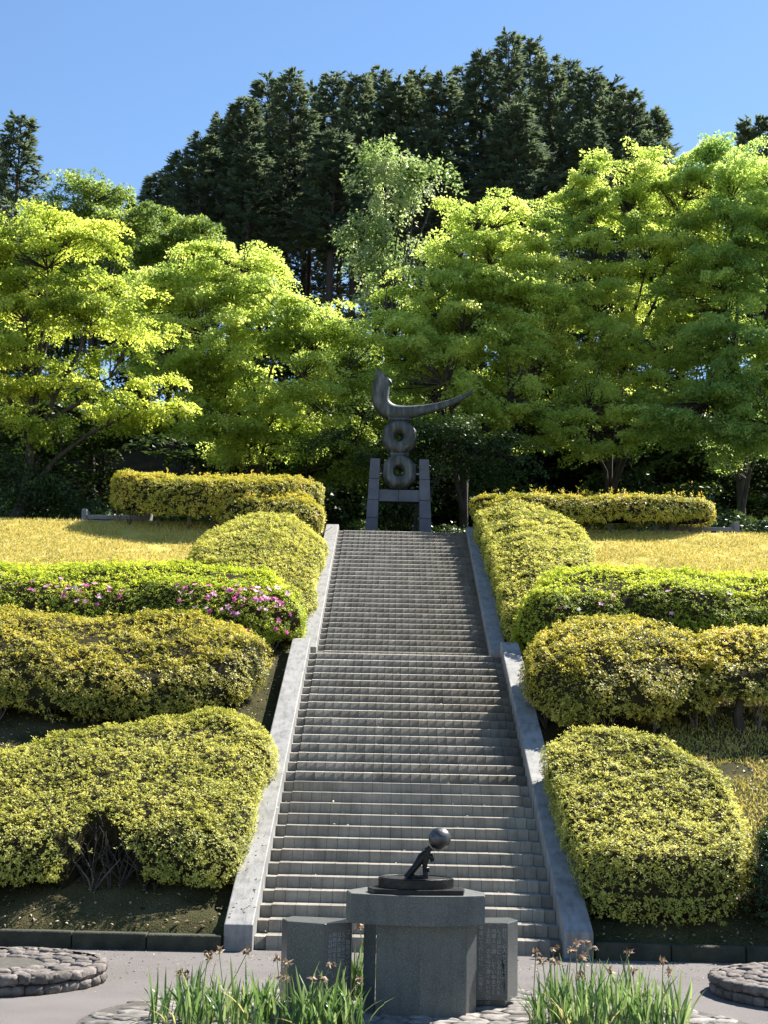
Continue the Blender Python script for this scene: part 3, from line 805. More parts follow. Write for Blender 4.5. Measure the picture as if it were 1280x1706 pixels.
# azalea flowers: five petals and a throat, each its own part
def flower_mesh(mat, t):
    V, Q, off = [], [], 0
    for j in range(5):
        th = j * 2 * math.pi / 5
        d = np.array([[math.cos(th), math.sin(th), .55]])
        v, q = leaf_quads(np.zeros((1, 3)), d, np.array([[-.4 * math.cos(th), -.4 * math.sin(th), 1.0]]), np.array([.055]), np.array([.042]))
        V.append(v); Q.append(q + off); off += 4
    return np_mesh('flower', np.concatenate(V), quads=np.concatenate(Q), mat=MAT[mat], tint=np.full(5, t))
FL = [flower_mesh('pink', t) for t in (.1, .35, .6, .9)]; FLW = flower_mesh('white_petal', .7)
def flowers(h, count, centres, white=0.05, seed=1):
    base, poly, nin, surf = h
    rr = np.random.default_rng(seed)
    made = 0
    while made < count:
        cx, cphi, sx, sp = centres[rr.integers(0, len(centres))]
        x = rr.normal(cx, sx); phi = rr.normal(cphi, sp)
        if not (-.2 < phi < 1.5): continue
        fr = np.where(nin[:, 1] > .2)[0]
        if x > poly[fr, 0].max() or x < poly[fr, 0].min(): continue
        ii = fr[np.argmin(np.abs(poly[fr, 0] - x))]
        q, z, nr = surf(np.array([ii]), np.array([rr.uniform(0, 1)]), np.array([phi]))
        p = Vector((q[0, 0], q[0, 1], z[0] + T(q[0, 0], q[0, 1]))) + Vector(unit(nr)[0]) * .07
        o = link('flower', FLW if rr.uniform() < white else FL[rr.integers(0, 4)], base, world_coords=False)
        o.location = p - base.location
        n_ = Vector(unit(nr)[0]) + Vector(rr.normal(0, .35, 3))
        o.rotation_euler = n_.to_track_quat('Z', 'Y').to_euler()
        s = rr.uniform(.9, 1.5); o.scale = (s, s, s)
        made += 1
flowers(hC, 105, [(-7.0, .95, .3, .3), (-6.4, .85, .3, .3), (-4.3, .9, .3, .3), (-3.7, .75, .35, .3), (-3.1, .65, .35, .35), (-2.5, .9, .3, .4), (-2.8, .8, .4, .4), (-5.2, 1.15, 1.6, .25), (-8, 1.0, 1.0, .3), (-3.4, 1.1, .6, .3)], .05, 1)
flowers(hH, 16, [(3.2, .8, .5, .4), (5, .6, 1.2, .4), (6.6, .5, .8, .4), (8.3, .7, 1, .4)], .25, 2)

# ------------------------------------------------------------------ trees
def deciduous(name, base_xy, lobes, mat, label, group=None, sprays=420, per=95, leaf=.105, trunk_r=.16, seed=1, spr=(.45, .85), cat='tree', droop=.35, flat=.045, lean=0.0, forks=None, bark='bark', shell=.55, per_bough=8):
    """lobes: (centre, (rx, ry, rz)) ellipsoids that the crown fills with flat leafy sprays"""
    rng = np.random.default_rng(seed)
    if sprays > 200: sprays = int(sprays * 2.5); leaf *= .98; spr = (spr[0] * .58, spr[1] * .58); per = int(per * .86)
    bx, by = base_xy
    bz = T(bx, by)
    root = empty(name, (bx, by, bz), label, cat, group)
    C = np.array([l[0] for l in lobes], float); Rr = np.array([l[1] for l in lobes], float)
    vol = np.prod(Rr, 1) ** .75; pr = vol / vol.sum()
    # boughs: flat tiers of sprays on the lobes' shells, with dark gaps left between them
    nbg = max(8, sprays // per_bough)
    kb = rng.choice(len(lobes), nbg, p=pr)
    d = unit(rng.normal(0, 1, (nbg, 3)) - np.array([0, .3, 0]))
    r = np.where(rng.uniform(0, 1, nbg) < shell + .2, rng.uniform(.8, 1.0, nbg), rng.uniform(.2, .8, nbg))
    BC = C[kb] + d * Rr[kb] * r[:, None]
    ob = unit((BC - np.array([bx, by, 0])) * np.array([1, 1, 0]) + rng.normal(0, 1.0, (nbg, 3)) * np.array([1, 1, 0]))
    lb = np.column_stack([-ob[:, 1], ob[:, 0], np.zeros(nbg)])
    k = rng.integers(0, nbg, sprays)
    sc = max(.75, (spr[0] + spr[1]) / 1.3)
    e1 = rng.uniform(-1.0, 1.0, sprays) * sc * 1.15; e2 = rng.normal(0, .24, sprays) * sc * (1.25 - .5 * np.abs(e1) / (sc * 1.15))
    P = BC[k] + ob[k] * e1[:, None] + lb[k] * e2[:, None]
    tilt = rng.normal(.08, .16, nbg)[k]
    P[:, 2] += rng.normal(0, .07, sprays) * sc + tilt * e1 - .16 * e1 * np.abs(e1) - .15 * np.abs(e2)
    tint_b = rng.normal(.5, .19, nbg)[k]
    # limbs: trunk to each lobe
    tb = Tubes()
    h0 = np.array([bx, by, bz])
    cen = C.mean(0)
    fork_z = bz + (cen[2] - bz) * .42
    fork = np.array([bx + (cen[0] - bx) * .25 + lean, by + (cen[1] - by) * .25, fork_z])
    m1 = h0 * .5 + fork * .5 + np.array([lean * .5, 0, 0])
    tb.add([h0 - [0, 0, .2], h0 + [0, 0, .15], m1, fork], [trunk_r * 1.5, trunk_r * 1.12, trunk_r * .95, trunk_r * .8], 9)
    nodes = [fork]
    for c_, r_ in zip(C, Rr):
        e = c_ + np.array([0, 0, r_[2] * .45])
        s0 = fork if rng.uniform() < .7 else m1
        pts = [s0]
        for t in (.3, .55, .8, 1.0):
            q = s0 + (e - s0) * t + rng.normal(0, .14, 3) * (1 - abs(2 * t - 1)) + np.array([0, 0, .35 * math.sin(t * math.pi)])
            pts.append(q)
        tb.add(pts, trunk_r * np.array([.6, .45, .33, .2, .08]), 6)
        pp = np.array(pts)
        for a_, b_ in zip(pp[:-1], pp[1:]):
            for t in (0.15, .5, .85): nodes.append(a_ + (b_ - a_) * t)
    nodes = np.array(nodes)
    for i in range(0, sprays, 2):
        dd = np.linalg.norm(nodes - P[i] + np.array([0, 0, .35]), axis=1)
        a_ = nodes[np.argmin(dd)]
        m_ = (a_ + P[i]) / 2 + rng.normal(0, .1, 3)
        tb.add([a_, m_, P[i]], [.026, .016, .006], 4)
    link('trunk', tb.mesh('trunk', MAT[bark]), root)
    # sprays of leaves
    n = sprays * per
    ks = np.repeat(np.arange(sprays), per)
    rad = rng.uniform(spr[0], spr[1], sprays)
    out = unit((P - cen) * np.array([1, 1, .6]))
    sn = unit(np.array([0, 0, 1.0]) + out * rng.uniform(.1, .6, (sprays, 1)) + rng.normal(0, .2, (sprays, 3)))
    a = ob[k] + rng.normal(0, .45, (sprays, 3)); a = unit(a - sn * (a * sn).sum(1, keepdims=True)); b = np.cross(sn, a)
    th = rng.uniform(0, 2 * math.pi, n); rho = np.sqrt(rng.uniform(0, 1, n))
    elong = rng.uniform(.35, .75, sprays); rad = rad * 1.22
    rd = a[ks] * np.cos(th)[:, None] + b[ks] * (np.sin(th) * elong[ks])[:, None]
    pos = P[ks] + rd * (rho * rad[ks])[:, None] + sn[ks] * rng.normal(0, flat, n)[:, None]
    pos[:, 2] -= droop * rho ** 2 * rad[ks]
    ax = unit(rd + rng.normal(0, .5, (n, 3)) - np.array([0, 0, .25]))
    nn = unit(sn[ks] + rng.normal(0, .45, (n, 3)))
    Ln = leaf * rng.uniform(.7, 1.3, n)
    v, q = leaf_tris(pos, ax, nn, Ln, Ln * .72)
    t0 = np.clip(tint_b + rng.normal(0, .08, sprays), 0, 1)
    tint = np.clip(t0[ks] + rng.normal(0, .1, n), 0, 1)
    link('crown', np_mesh('crown', v, tris=q, mat=MAT[mat], tint=tint), root)
    return root

def lob(*specs):
    """(u, v, Y, half width px, half height px[, depth m]) measured on the photograph -> ellipsoids in metres"""
    out = []
    for s in specs:
        u, v, Y, ru, rv = s[:5]
        p = at(u, v, Y); m = Y / FPX * 1.03
        ry = s[5] if len(s) > 5 else max(.8, (ru + rv) / 2 * m * .75)
        out.append((tuple(p), (ru * m, ry, rv * m)))
    return out
def bxy(u, Y):
    p = at(u, 850, Y); return (p.x, Y)

deciduous('maple_tree', bxy(18, 42.2), lob((70, 430, 43, 130, 75), (170, 520, 42, 95, 80), (40, 570, 42, 130, 90), (185, 650, 42, 95, 50), (-110, 500, 43.5, 140, 140), (95, 395, 44, 110, 45), (40, 700, 41.8, 70, 30), (240, 690, 42.5, 70, 35)), 't_yellow',
          'tall yellow green maple with dark leaning trunk at the left edge', sprays=520, per=100, seed=21, trunk_r=.17, lean=.25)
deciduous('maple_tree', bxy(400, 47.5), lob((385, 465, 47.5, 120, 68), (480, 545, 46.5, 100, 55), (340, 590, 46.5, 110, 90), (505, 640, 45.5, 85, 45), (430, 700, 46, 130, 45), (290, 500, 48, 80, 70), (550, 555, 46, 60, 38), (575, 640, 45.8, 50, 35), (400, 735, 46.5, 110, 30)), 't_green',
          'broad light green maple between the left edge tree and the sculpture', sprays=600, per=100, seed=22)
deciduous('broadleaf_tree', bxy(150, 56), lob((145, 330, 56, 60, 50), (90, 360, 56, 60, 40), (205, 370, 55, 50, 40), (140, 450, 56, 100, 80)), 't_mid',
          'rounded mid green tree rising behind the left edge maple', sprays=260, per=90, seed=23, leaf=.12)
deciduous('broadleaf_tree', bxy(300, 58), lob((300, 375, 58, 50, 45), (335, 400, 57, 35, 40), (260, 400, 58, 45, 45), (290, 480, 58, 90, 70)), 't_mid',
          'small mid green tree in front of the left end of the cypress stand', sprays=240, per=90, seed=24, leaf=.12)
deciduous('silver_leaf_tree', bxy(650, 60), lob((640, 240, 60, 30, 38), (615, 290, 60, 32, 40), (665, 290, 60, 35, 35), (700, 265, 60, 22, 25), (735, 300, 60, 26, 22), (690, 330, 60, 40, 35), (630, 345, 60, 45, 35), (600, 390, 60, 38, 25), (660, 400, 60, 50, 40), (640, 460, 60, 45, 45), (600, 450, 60, 30, 40), (660, 520, 60, 35, 45)), 't_pale',
          'slender pale silvery leaved tree in front of the dark cypresses', sprays=150, per=70, seed=25, leaf=.17, spr=(.3, .55), droop=1.0, flat=.22, trunk_r=.12, shell=.5, per_bough=3)
deciduous('maple_tree', bxy(775, 48), lob((720, 500, 48, 90, 70), (820, 400, 49, 100, 70), (770, 580, 47, 130, 80), (690, 600, 46.5, 75, 60), (890, 500, 48, 90, 90), (740, 660, 45.5, 95, 50), (850, 690, 46, 110, 60), (640, 530, 47, 25, 30), (800, 500, 48.5, 110, 80)), 't_green',
          'leafy green maple just right of the sculpture, reaching over the horn', sprays=700, per=100, seed=26)
deciduous('maple_tree', bxy(1010, 50), lob((1060, 310, 51, 110, 75), (985, 400, 50, 90, 90), (1090, 430, 49.5, 120, 100), (1000, 560, 48.5, 120, 110), (1100, 620, 48, 110, 90), (980, 700, 47, 120, 60), (940, 330, 51, 40, 35), (1150, 360, 50, 70, 90), (1150, 520, 49, 80, 90), (900, 640, 47.5, 100, 80)), 't_green',
          'tall green maple right of centre, its crown against the cypress ridge', sprays=800, per=100, seed=27)
deciduous('maple_tree', bxy(1235, 47), lob((1220, 330, 49, 90, 90), (1300, 380, 48, 110, 130), (1200, 480, 48, 100, 100), (1270, 600, 47, 120, 110), (1180, 700, 46.2, 110, 70), (1290, 710, 45.5, 90, 50), (1180, 260, 50, 40, 35)), 't_cool',
          'tall green maple filling the right edge of the view', sprays=720, per=100, seed=28)
deciduous('maple_tree', bxy(560, 52), lob((570, 600, 52, 70, 60), (520, 680, 51, 90, 60), (620, 700, 50, 90, 60), (560, 770, 50, 120, 40)), 't_mid',
          'shaded young maple directly behind the sculpture', sprays=240, per=90, seed=29, leaf=.12, trunk_r=.1)
deciduous('maple_tree', bxy(690, 43.6), lob((770, 712, 43.4, 50, 30), (700, 745, 44.2, 70, 40), (820, 760, 44.0, 70, 40), (560, 740, 44.6, 60, 28)), 't_wood',
          'slim shaded maple with low branches right behind the stone frame', sprays=150, per=90, seed=30, leaf=.1, trunk_r=.07)

# dark shrubs under the trees
ordn = ['first', 'second', 'third', 'fourth', 'fifth', 'sixth', 'seventh', 'eighth', 'ninth', 'tenth', 'eleventh', 'twelfth', 'thirteenth', 'fourteenth', 'fifteenth', 'sixteenth', 'seventeenth', 'eighteenth', 'nineteenth', 'twentieth', 'twenty first', 'twenty second', 'twenty third', 'twenty fourth', 'twenty fifth', 'twenty sixth', 'twenty seventh', 'twenty eighth', 'twenty ninth', 'thirtieth', 'thirty first', 'thirty second', 'thirty third', 'thirty fourth', 'thirty fifth', 'thirty sixth']
def copy_tree(src, loc, rz, sc, label, group):
    r = src.copy(); COL.objects.link(r)
    r.location = loc; r.rotation_euler = (0, 0, rz); r.scale = sc
    r['label'] = label; r['group'] = group
    for ch in src.children:
        c = ch.copy(); COL.objects.link(c); c.parent = r
    return r
UG = 'shaded shrubs under the trees'
US = []
for i, (w, h) in enumerate(((1.7, 1.3), (1.4, 1.7), (2.0, 1.1))):
    x0, y0 = -14 + i * 3.5, 49 + i
    z0 = T(x0, y0)
    lbs = [((x0 + dx * w, y0 + dy, z0 + h * f), (w * .5, w * .45, h * .42)) for dx, dy, f in ((-.4, 0, .7), (.4, .1, .8), (0, -.2, 1.2), (.1, .3, .5), (-.1, -.3, .5))]
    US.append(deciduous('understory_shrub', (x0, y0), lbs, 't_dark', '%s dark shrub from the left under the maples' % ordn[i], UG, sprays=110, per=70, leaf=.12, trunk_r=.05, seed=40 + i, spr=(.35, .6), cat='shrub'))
spots = []
rr = np.random.default_rng(11)
for i in range(21):
    u = -60 + i * 70 + rr.uniform(-15, 15)
    Yd = rr.uniform(45.2, 49.5)
    p = at(u, 820, Yd); spots.append((p.x, Yd))
for i in range(11):
    u = -60 + i * 140 + rr.uniform(-20, 20); p = at(u, 760, 53); spots.append((p.x, 53 + rr.uniform(-1.5, 3)))
spots = [s for s in spots if not (-1.4 < s[0] < 1.3 and s[1] < 45.5)]
spots.sort(key=lambda s: s[0])
spots = spots[:len(ordn) + 6]
for i, (x, y) in enumerate(spots):
    nm = ordn[i] if i < len(ordn) else 'rightmost' if i == len(spots) - 1 else None
    lab = '%s dark shrub from the left in the shade under the maples' % nm if nm else 'dark shrub near the right edge in the shade under the maples'
    k = i % 3
    sc = rr.uniform(.85, 1.35)
    if i < 3:
        o = US[i]; o.location = (x, y, T(x, y)); o.scale = (sc, sc, sc * 1.05); o['label'] = lab
    else:
        copy_tree(US[k], (x, y, T(x, y)), rr.uniform(0, 6.28), (sc, sc, sc * rr.uniform(.9, 1.3)), lab, UG)
# shaded woodland behind the maples
WG = 'shaded woodland trees behind the maples'
WP = []
for i in range(3):
    x0, y0 = -20 + 6 * i, 60
    z0 = T(x0, y0)
    r3 = np.random.default_rng(400 + i)
    lbs = [((x0 + r3.normal(0, 1.1), y0 + r3.normal(0, .9), z0 + f), (1.9, 1.7, 1.15)) for f in (1.2, 2.4, 3.6, 4.8, 6.0, 7.0, 3.0, 5.4)]
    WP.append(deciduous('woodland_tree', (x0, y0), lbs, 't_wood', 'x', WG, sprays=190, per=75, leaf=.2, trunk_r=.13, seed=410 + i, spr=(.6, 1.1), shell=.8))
wsp = []
rr = np.random.default_rng(12)
for i in range(12):
    u = -70 + i * 128 + rr.uniform(-18, 18); Yd = rr.uniform(53, 57); wsp.append((u, Yd, rr.uniform(620, 660)))
for i in range(12):
    u = -10 + i * 122 + rr.uniform(-18, 18); Yd = rr.uniform(61, 67); wsp.append((u, Yd, rr.uniform(520, 560) if 330 < u < 690 else rr.uniform(410, 470)))
wsp = sorted((at(u, v, Yd).x, Yd, at(u, v, Yd).z) for u, Yd, v in wsp)
for i, (x, y, zt) in enumerate(wsp):
    z0 = T(x, y) - .1
    sz = max(.45, (zt - z0) / 8.2); sx = rr.uniform(1.0, 1.25)
    lab = '%s shaded woodland tree from the left, behind the maples' % ordn[i]
    if i < 3:
        o = WP[i]; o.location = (x, y, z0); o.scale = (sx, sx, sz); o['label'] = lab
    else:
        copy_tree(WP[i % 3], (x, y, z0), rr.uniform(0, 6.28), (sx, sx, sz), lab, WG)
# glossy bush under the left edge tree
p = at(50, 790, 43)
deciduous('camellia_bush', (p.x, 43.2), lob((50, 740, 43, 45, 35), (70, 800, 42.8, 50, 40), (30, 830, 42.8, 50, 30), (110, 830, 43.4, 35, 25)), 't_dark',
          'glossy leaved bush behind the trunk of the left edge maple', sprays=110, per=80, seed=50, leaf=.11, trunk_r=.05, cat='shrub')

# cypress stand
def conifer_proto(seed, H=20.0, wid=2.5, start=.42):
    rng = np.random.default_rng(seed)
    root = empty('cypress_tree', (0, 200 + seed * 10, 0))
    tb = Tubes()
    bend = rng.normal(0, .12, 2)
    zz = np.linspace(0, H * .985, 9)
    tb.add(np.column_stack([bend[0] * np.sin(zz / H * 3), bend[1] * np.sin(zz / H * 4), zz]), .23 * (1 - zz / H) ** .8 + .015, 8)
    pos, ax, nn, tint, Ln = [], [], [], [], []
    nb = 200
    for i in range(nb):
        t = (i + rng.uniform(0, 1)) / nb
        t = t ** .9
        z = H * (start + (1 - start) * t)
        th = i * 2.399 + rng.normal(0, .4)
        prof = (1 - t) ** .9 * (.6 + .4 * min(1, t * 5))
        L = wid * prof * rng.choice([.6, .85, 1.0, 1.3], p=[.25, .35, .28, .12]) + .3
        if t < .08: L *= rng.uniform(.3, .9)
        d = np.array([math.cos(th), math.sin(th), 0])
        rise = .15 + 1.1 * t
        p0 = np.array([0, 0, z])
        tip = p0 + d * L + np.array([0, 0, L * rise * .6])
        mid_ = p0 + d * L * .6 + np.array([0, 0, L * rise * .12])
        tb.add([[0, 0, z], mid_ * .6 + (p0 + tip) * .2, tip], [.035 * (1 - t) + .012, .02, .006], 4)
        side = np.cross(d, [0, 0, 1.0])
        # flat fans along the outer branch, each a comb of narrow scaly shoots
        nf = int(3 + 4 * L / wid)
        for f in range(nf):
            sb = rng.uniform(.3, 1.0)
            qb = (1 - sb) ** 2 * p0 + 2 * sb * (1 - sb) * mid_ + sb ** 2 * tip
            lat = rng.choice([-1, 1]) * rng.uniform(.2, 1)
            fd = unit(d * rng.uniform(.5, 1.1) + side * lat * (1.1 - .6 * sb) + np.array([0, 0, rng.normal(.12, .25)]))
            fl = (.35 + .45 * (1 - sb) + .25) * rng.uniform(.7, 1.2) * (.5 + .5 * L / wid)
            m = 17
            ss = rng.uniform(0, 1, m)
            fn = unit(np.array([0, 0, 1.0]) + rng.normal(0, .3, 3))
            fs = np.cross(fd, fn)
            sg = rng.choice([-1, 1], m) * rng.uniform(.3, 1, m)
            q = qb + fd * (ss * fl)[:, None]
            q[:, 2] -= .12 * ss * fl
            pos.append(q)
            ax.append(fd[None] * rng.uniform(.6, 1.2, (m, 1)) + fs[None] * sg[:, None] * .8 + rng.normal(0, .18, (m, 3)))
            nn.append(fn[None] + rng.normal(0, .35, (m, 3)))
            tint.append(np.clip(rng.normal(.5, .2) + rng.normal(0, .1, m), 0, 1))
            Ln.append(rng.uniform(.2, .44, m))
    # dead stubs on the bare trunk
    for i in range(26):
        z = H * rng.uniform(.12, start + .05); th = rng.uniform(0, 6.28); L = rng.uniform(.3, 1.3)
        tb.add([[0, 0, z], [math.cos(th) * L, math.sin(th) * L, z - .1 + rng.uniform(-.1, .2)]], [.022, .006], 4)
    pos = np.concatenate(pos); Ln = np.concatenate(Ln)
    v, q = leaf_tris(pos, np.concatenate(ax), unit(np.concatenate(nn)), Ln, Ln * .36)
    link('trunk', tb.mesh('trunk', MAT['cedar_bark']), root, loc=(0, 0, 0), world_coords=False)
    link('crown', np_mesh('crown', v, tris=q, mat=MAT['t_cypress'], tint=np.concatenate(tint)), root, loc=(0, 0, 0), world_coords=False)
    return root
CP = [conifer_proto(61), conifer_proto(62, wid=2.9, start=.36), conifer_proto(63, wid=2.2, start=.5), conifer_proto(64, wid=2.7, start=.45), conifer_proto(65, wid=2.4, start=.3)]
tops = [(262, 300, 80), (300, 262, 84), (340, 232, 78), (372, 200, 86), (408, 178, 80), (446, 138, 84), (486, 126, 79), (522, 150, 88), (556, 128, 82), (598, 136, 78), (634, 124, 86), (668, 140, 80), (700, 124, 85), (738, 132, 79), (772, 122, 88),
        (806, 96, 82), (848, 60, 80), (884, 74, 86), (916, 104, 79), (950, 112, 84), (985, 122, 80), (1018, 142, 86), (1050, 160, 80), (1086, 190, 82), (420, 250, 76), (560, 230, 75), (720, 220, 76), (860, 180, 75), (980, 210, 76), (395, 240, 93), (455, 205, 95), (515, 190, 93), (575, 195, 96), (640, 200, 94)]
tops.sort()
CG = 'dark cypress stand on the ridge'
used = set()
for i, (u, v, Yd) in enumerate(tops):
    p = at(u, v, Yd)
    z0 = T(p.x, Yd) - .1
    h = p.z - z0
    k = [0, 3, 1, 2, 4][i % 5]
    if 380 < u < 660 and k in (1, 4): k = i % 2 * 3
    if Yd > 92: k = 4
    lab = '%s dark cypress from the left in the stand on the ridge' % ordn[i]
    if u == 848: lab = 'tallest dark cypress, the pointed peak of the stand on the ridge'
    sz = h / 20.0; sx = rr.uniform(.9, 1.2)
    if k not in used:
        used.add(k); o = CP[k]
        o.location = (p.x, Yd, z0); o.rotation_euler = (0, 0, rr.uniform(0, 6.28)); o.scale = (sx, sx, sz)
        tag(o, lab, 'tree', CG)
    else:
        o = copy_tree(CP[k], (p.x, Yd, z0), rr.uniform(0, 6.28), (sx, sx, sz), lab, CG); o['category'] = 'tree'
for (u, v, Yd, k, sx, lab) in ((34, 200, 62, 4, .85, 'lone dark cypress against the sky at the left edge'), (-25, 240, 66, 1, 1.0, 'dark cypress cut by the left edge of the view'), (1258, 206, 66, 3, 1.0, 'dark cypress tip showing above the right edge maple'),
        (75, 345, 72, 4, 1.15, 'dark cypress glimpsed through the crown of the left edge maple'), (170, 350, 70, 1, 1.15, 'dark cypress behind the rounded tree near the left edge'), (235, 345, 74, 4, 1.15, 'dark cypress glimpsed between the two left maples'), (-20, 350, 74, 1, 1.2, 'dark cypress behind the left edge, mostly hidden'),
        (1130, 285, 74, 4, 1.2, 'dark cypress glimpsed between the two tall right maples'), (1195, 290, 72, 1, 1.2, 'dark cypress mostly hidden behind the right edge maple'), (1290, 300, 74, 4, 1.2, 'dark cypress behind the right edge, mostly hidden'), (1040, 300, 72, 1, 1.2, 'dark cypress mostly hidden behind the maple right of centre')):
    p = at(u, v, Yd); z0 = T(p.x, Yd) - .1
    o = copy_tree(CP[k], (p.x, Yd, z0), rr.uniform(0, 6.28), (sx, sx, (p.z - z0) / 20), lab, 'cypresses apart from the stand'); o['category'] = 'tree'

# ------------------------------------------------------------------ sculpture at the head of the steps
SY = 42.5
fr = empty('sculpture_stand', (-.13, SY, PLAT), 'blue grey stone frame of two tapering posts and a crossbeam at the stair head', 'frame')
def taper_block(x0a, x1a, x0b, x1b, z0, z1, da, db):
    bm = bmesh.new()
    lo = [bm.verts.new(p) for p in ((x0a, SY - da, z0), (x1a, SY - da, z0), (x1a, SY + da, z0), (x0a, SY + da, z0))]
    hi = [bm.verts.new(p) for p in ((x0b, SY - db, z1), (x1b, SY - db, z1), (x1b, SY + db, z1), (x0b, SY + db, z1))]
    bm.faces.new(lo[::-1]); bm.faces.new(hi)
    for i in range(4): bm.faces.new((lo[i], lo[(i + 1) % 4], hi[(i + 1) % 4], hi[i]))
    bmesh.ops.bevel(bm, geom=bm.edges[:], offset=.008, segments=1, affect='EDGES')
    return bm_mesh('post_block', bm, MAT['frame'])
ZT = 11.38
for s in (-1, 1):
    def xin(z): return -.135 + s * (.66 - .05 * (z - PLAT) / (ZT - PLAT))
    def xout(z): return -.135 + s * (1.04 - .135 * (z - PLAT) / (ZT - PLAT))
    zs = [PLAT - .1, 9.55, 10.1, 10.75, ZT]
    for a, b in zip(zs[:-1], zs[1:]):
        A = sorted((xin(a), xout(a))); B = sorted((xin(b - .006), xout(b - .006)))
        link('post_block', taper_block(A[0], A[1], B[0], B[1], a, b - .006, .24, .24 - .01), fr)
for x0, x1 in ((-.762, -.139), (-.131, .492)):
    bm = bmesh.new(); prism(bm, box_poly(x0, x1, SY - .19, SY + .19), 10.06, 10.42)
    bmesh.ops.bevel(bm, geom=bm.edges[:], offset=.008, segments=1, affect='EDGES')
    link('beam_block', bm_mesh('beam_block', bm, MAT['frame']), fr)

sc_ = empty('bronze_sculpture', (-.15, SY, 10.45), 'weathered bronze sculpture of two stacked rings carrying a curved horn', 'sculpture')
def ring_mesh(cx, cz, ro, ri, dep, rings=40):
    """a fat rounded ring with a soft eight-sided outline and a flared hole, axis along y"""
    prof = [(ri, -dep * .12), (ri * 1.12, -dep * .34), (ri * 1.55, -dep * .47), (ro * .72, -dep * .5), (ro * .86, -dep * .42), (ro * .97, -dep * .22), (ro, 0),
            (ro * .97, dep * .22), (ro * .86, dep * .42), (ro * .72, dep * .5), (ri * 1.55, dep * .47), (ri * 1.12, dep * .34), (ri, dep * .12)]
    n, m = rings, len(prof)
    V = []
    for i in range(n):
        th = 2 * math.pi * (i + .5) / n
        seg = (th + math.pi / 8) % (math.pi / 4) - math.pi / 8
        oct_ = math.cos(math.pi / 8) / math.cos(seg)
        for r, y in prof:
            f = (r - ri) / (ro - ri)
            rr_ = r * ((1 - f * .75) + f * .75 * oct_ * 1.035)
            V.append((cx + rr_ * math.cos(th), SY + y, cz + rr_ * math.sin(th)))
    Q = [(i * m + j, ((i + 1) % n) * m + j, ((i + 1) % n) * m + (j + 1) % m, i * m + (j + 1) % m) for i in range(n) for j in range(m)]
    return np_mesh('ring', V, quads=np.array(Q), mat=MAT['verdigris'], smooth=True)
r1 = link('ring', ring_mesh(-.145, 10.99, .56, .14, .66), sc_)
r1['label'] = 'lower weathered bronze ring on the axle'
r2 = link('ring', ring_mesh(-.155, 12.08, .56, .135, .64), sc_)
r2['label'] = 'upper weathered bronze ring under the horn'
for z, w in ((11.535, .3), (12.64, .34)):
    bm = bmesh.new(); prism(bm, [(-.15 - w, SY - .2), (-.15 + w, SY - .2), (-.15 + w, SY + .2), (-.15 - w, SY + .2)], z - .10, z + .10)
    bmesh.ops.bevel(bm, geom=bm.edges[:], offset=.05, segments=3, affect='EDGES')
    link('neck', bm_mesh('neck', bm, MAT['verdigris'], True), sc_)
# horn: a thick stub rising on the left, a long taper sweeping right
path = [(-.66, 14.02, .40), (-.74, 13.75, .43), (-.78, 13.4, .45), (-.74, 13.12, .46), (-.55, 12.92, .45), (-.25, 12.86, .40), (.1, 12.88, .36), (.5, 12.95, .31), (.95, 13.05, .26), (1.4, 13.2, .215), (1.8, 13.4, .17), (2.1, 13.6, .12)]
pp = np.array(path); tt = np.linspace(0, 1, len(pp)); t2 = np.linspace(0, 1, 44)
px_ = np.interp(t2, tt, pp[:, 0]); pz_ = np.interp(t2, tt, pp[:, 1]); pw = np.interp(t2, tt, pp[:, 2]) * (1.1 - .38 * t2)
for arr in (px_, pz_):
    for _ in range(4): arr[1:-1] = (arr[:-2] + arr[1:-1] * 2 + arr[2:]) / 4
tx, tz = np.gradient(px_), np.gradient(pz_); ln = np.hypot(tx, tz); tx /= ln; tz /= ln
V, ns = [], 14
for i in range(44):
    for j in range(ns):
        th = 2 * math.pi * j / ns
        c_, s_ = math.cos(th), math.sin(th)
        c_ = math.copysign(abs(c_) ** .75, c_); s_ = math.copysign(abs(s_) ** .75, s_)
        cut = 0
        if i == 0: cut = -.17 * c_ * (1 if tz[0] < 0 else -1)
        V.append((px_[i] - tz[i] * c_ * pw[i] * .62 + tx[i] * 0, SY + s_ * pw[i] * .6, pz_[i] + tx[i] * c_ * pw[i] * .62 + (cut)))
Q = [(i * ns + j, i * ns + (j + 1) % ns, (i + 1) * ns + (j + 1) % ns, (i + 1) * ns + j) for i in range(43) for j in range(ns)]
V.append((px_[0], SY, pz_[0])); V.append((px_[-1], SY, pz_[-1]))
tr = [(j, (j + 1) % ns, 44 * ns) for j in range(ns)] + [(43 * ns + (j + 1) % ns, 43 * ns + j, 44 * ns + 1) for j in range(ns)]
o = link('horn', np_mesh('horn', V, quads=np.array(Q), tris=np.array(tr), mat=MAT['verdigris'], smooth=True), sc_)
for s in (-1, 1):
    tb = Tubes(); xa, xb = -.145 + s * .46, -.135 + s * .66
    tb.add([[xa, SY, 10.95], [xb, SY, 10.95]], [.045, .045], 10)
    link('axle', tb.mesh('axle', MAT['steel']), sc_)

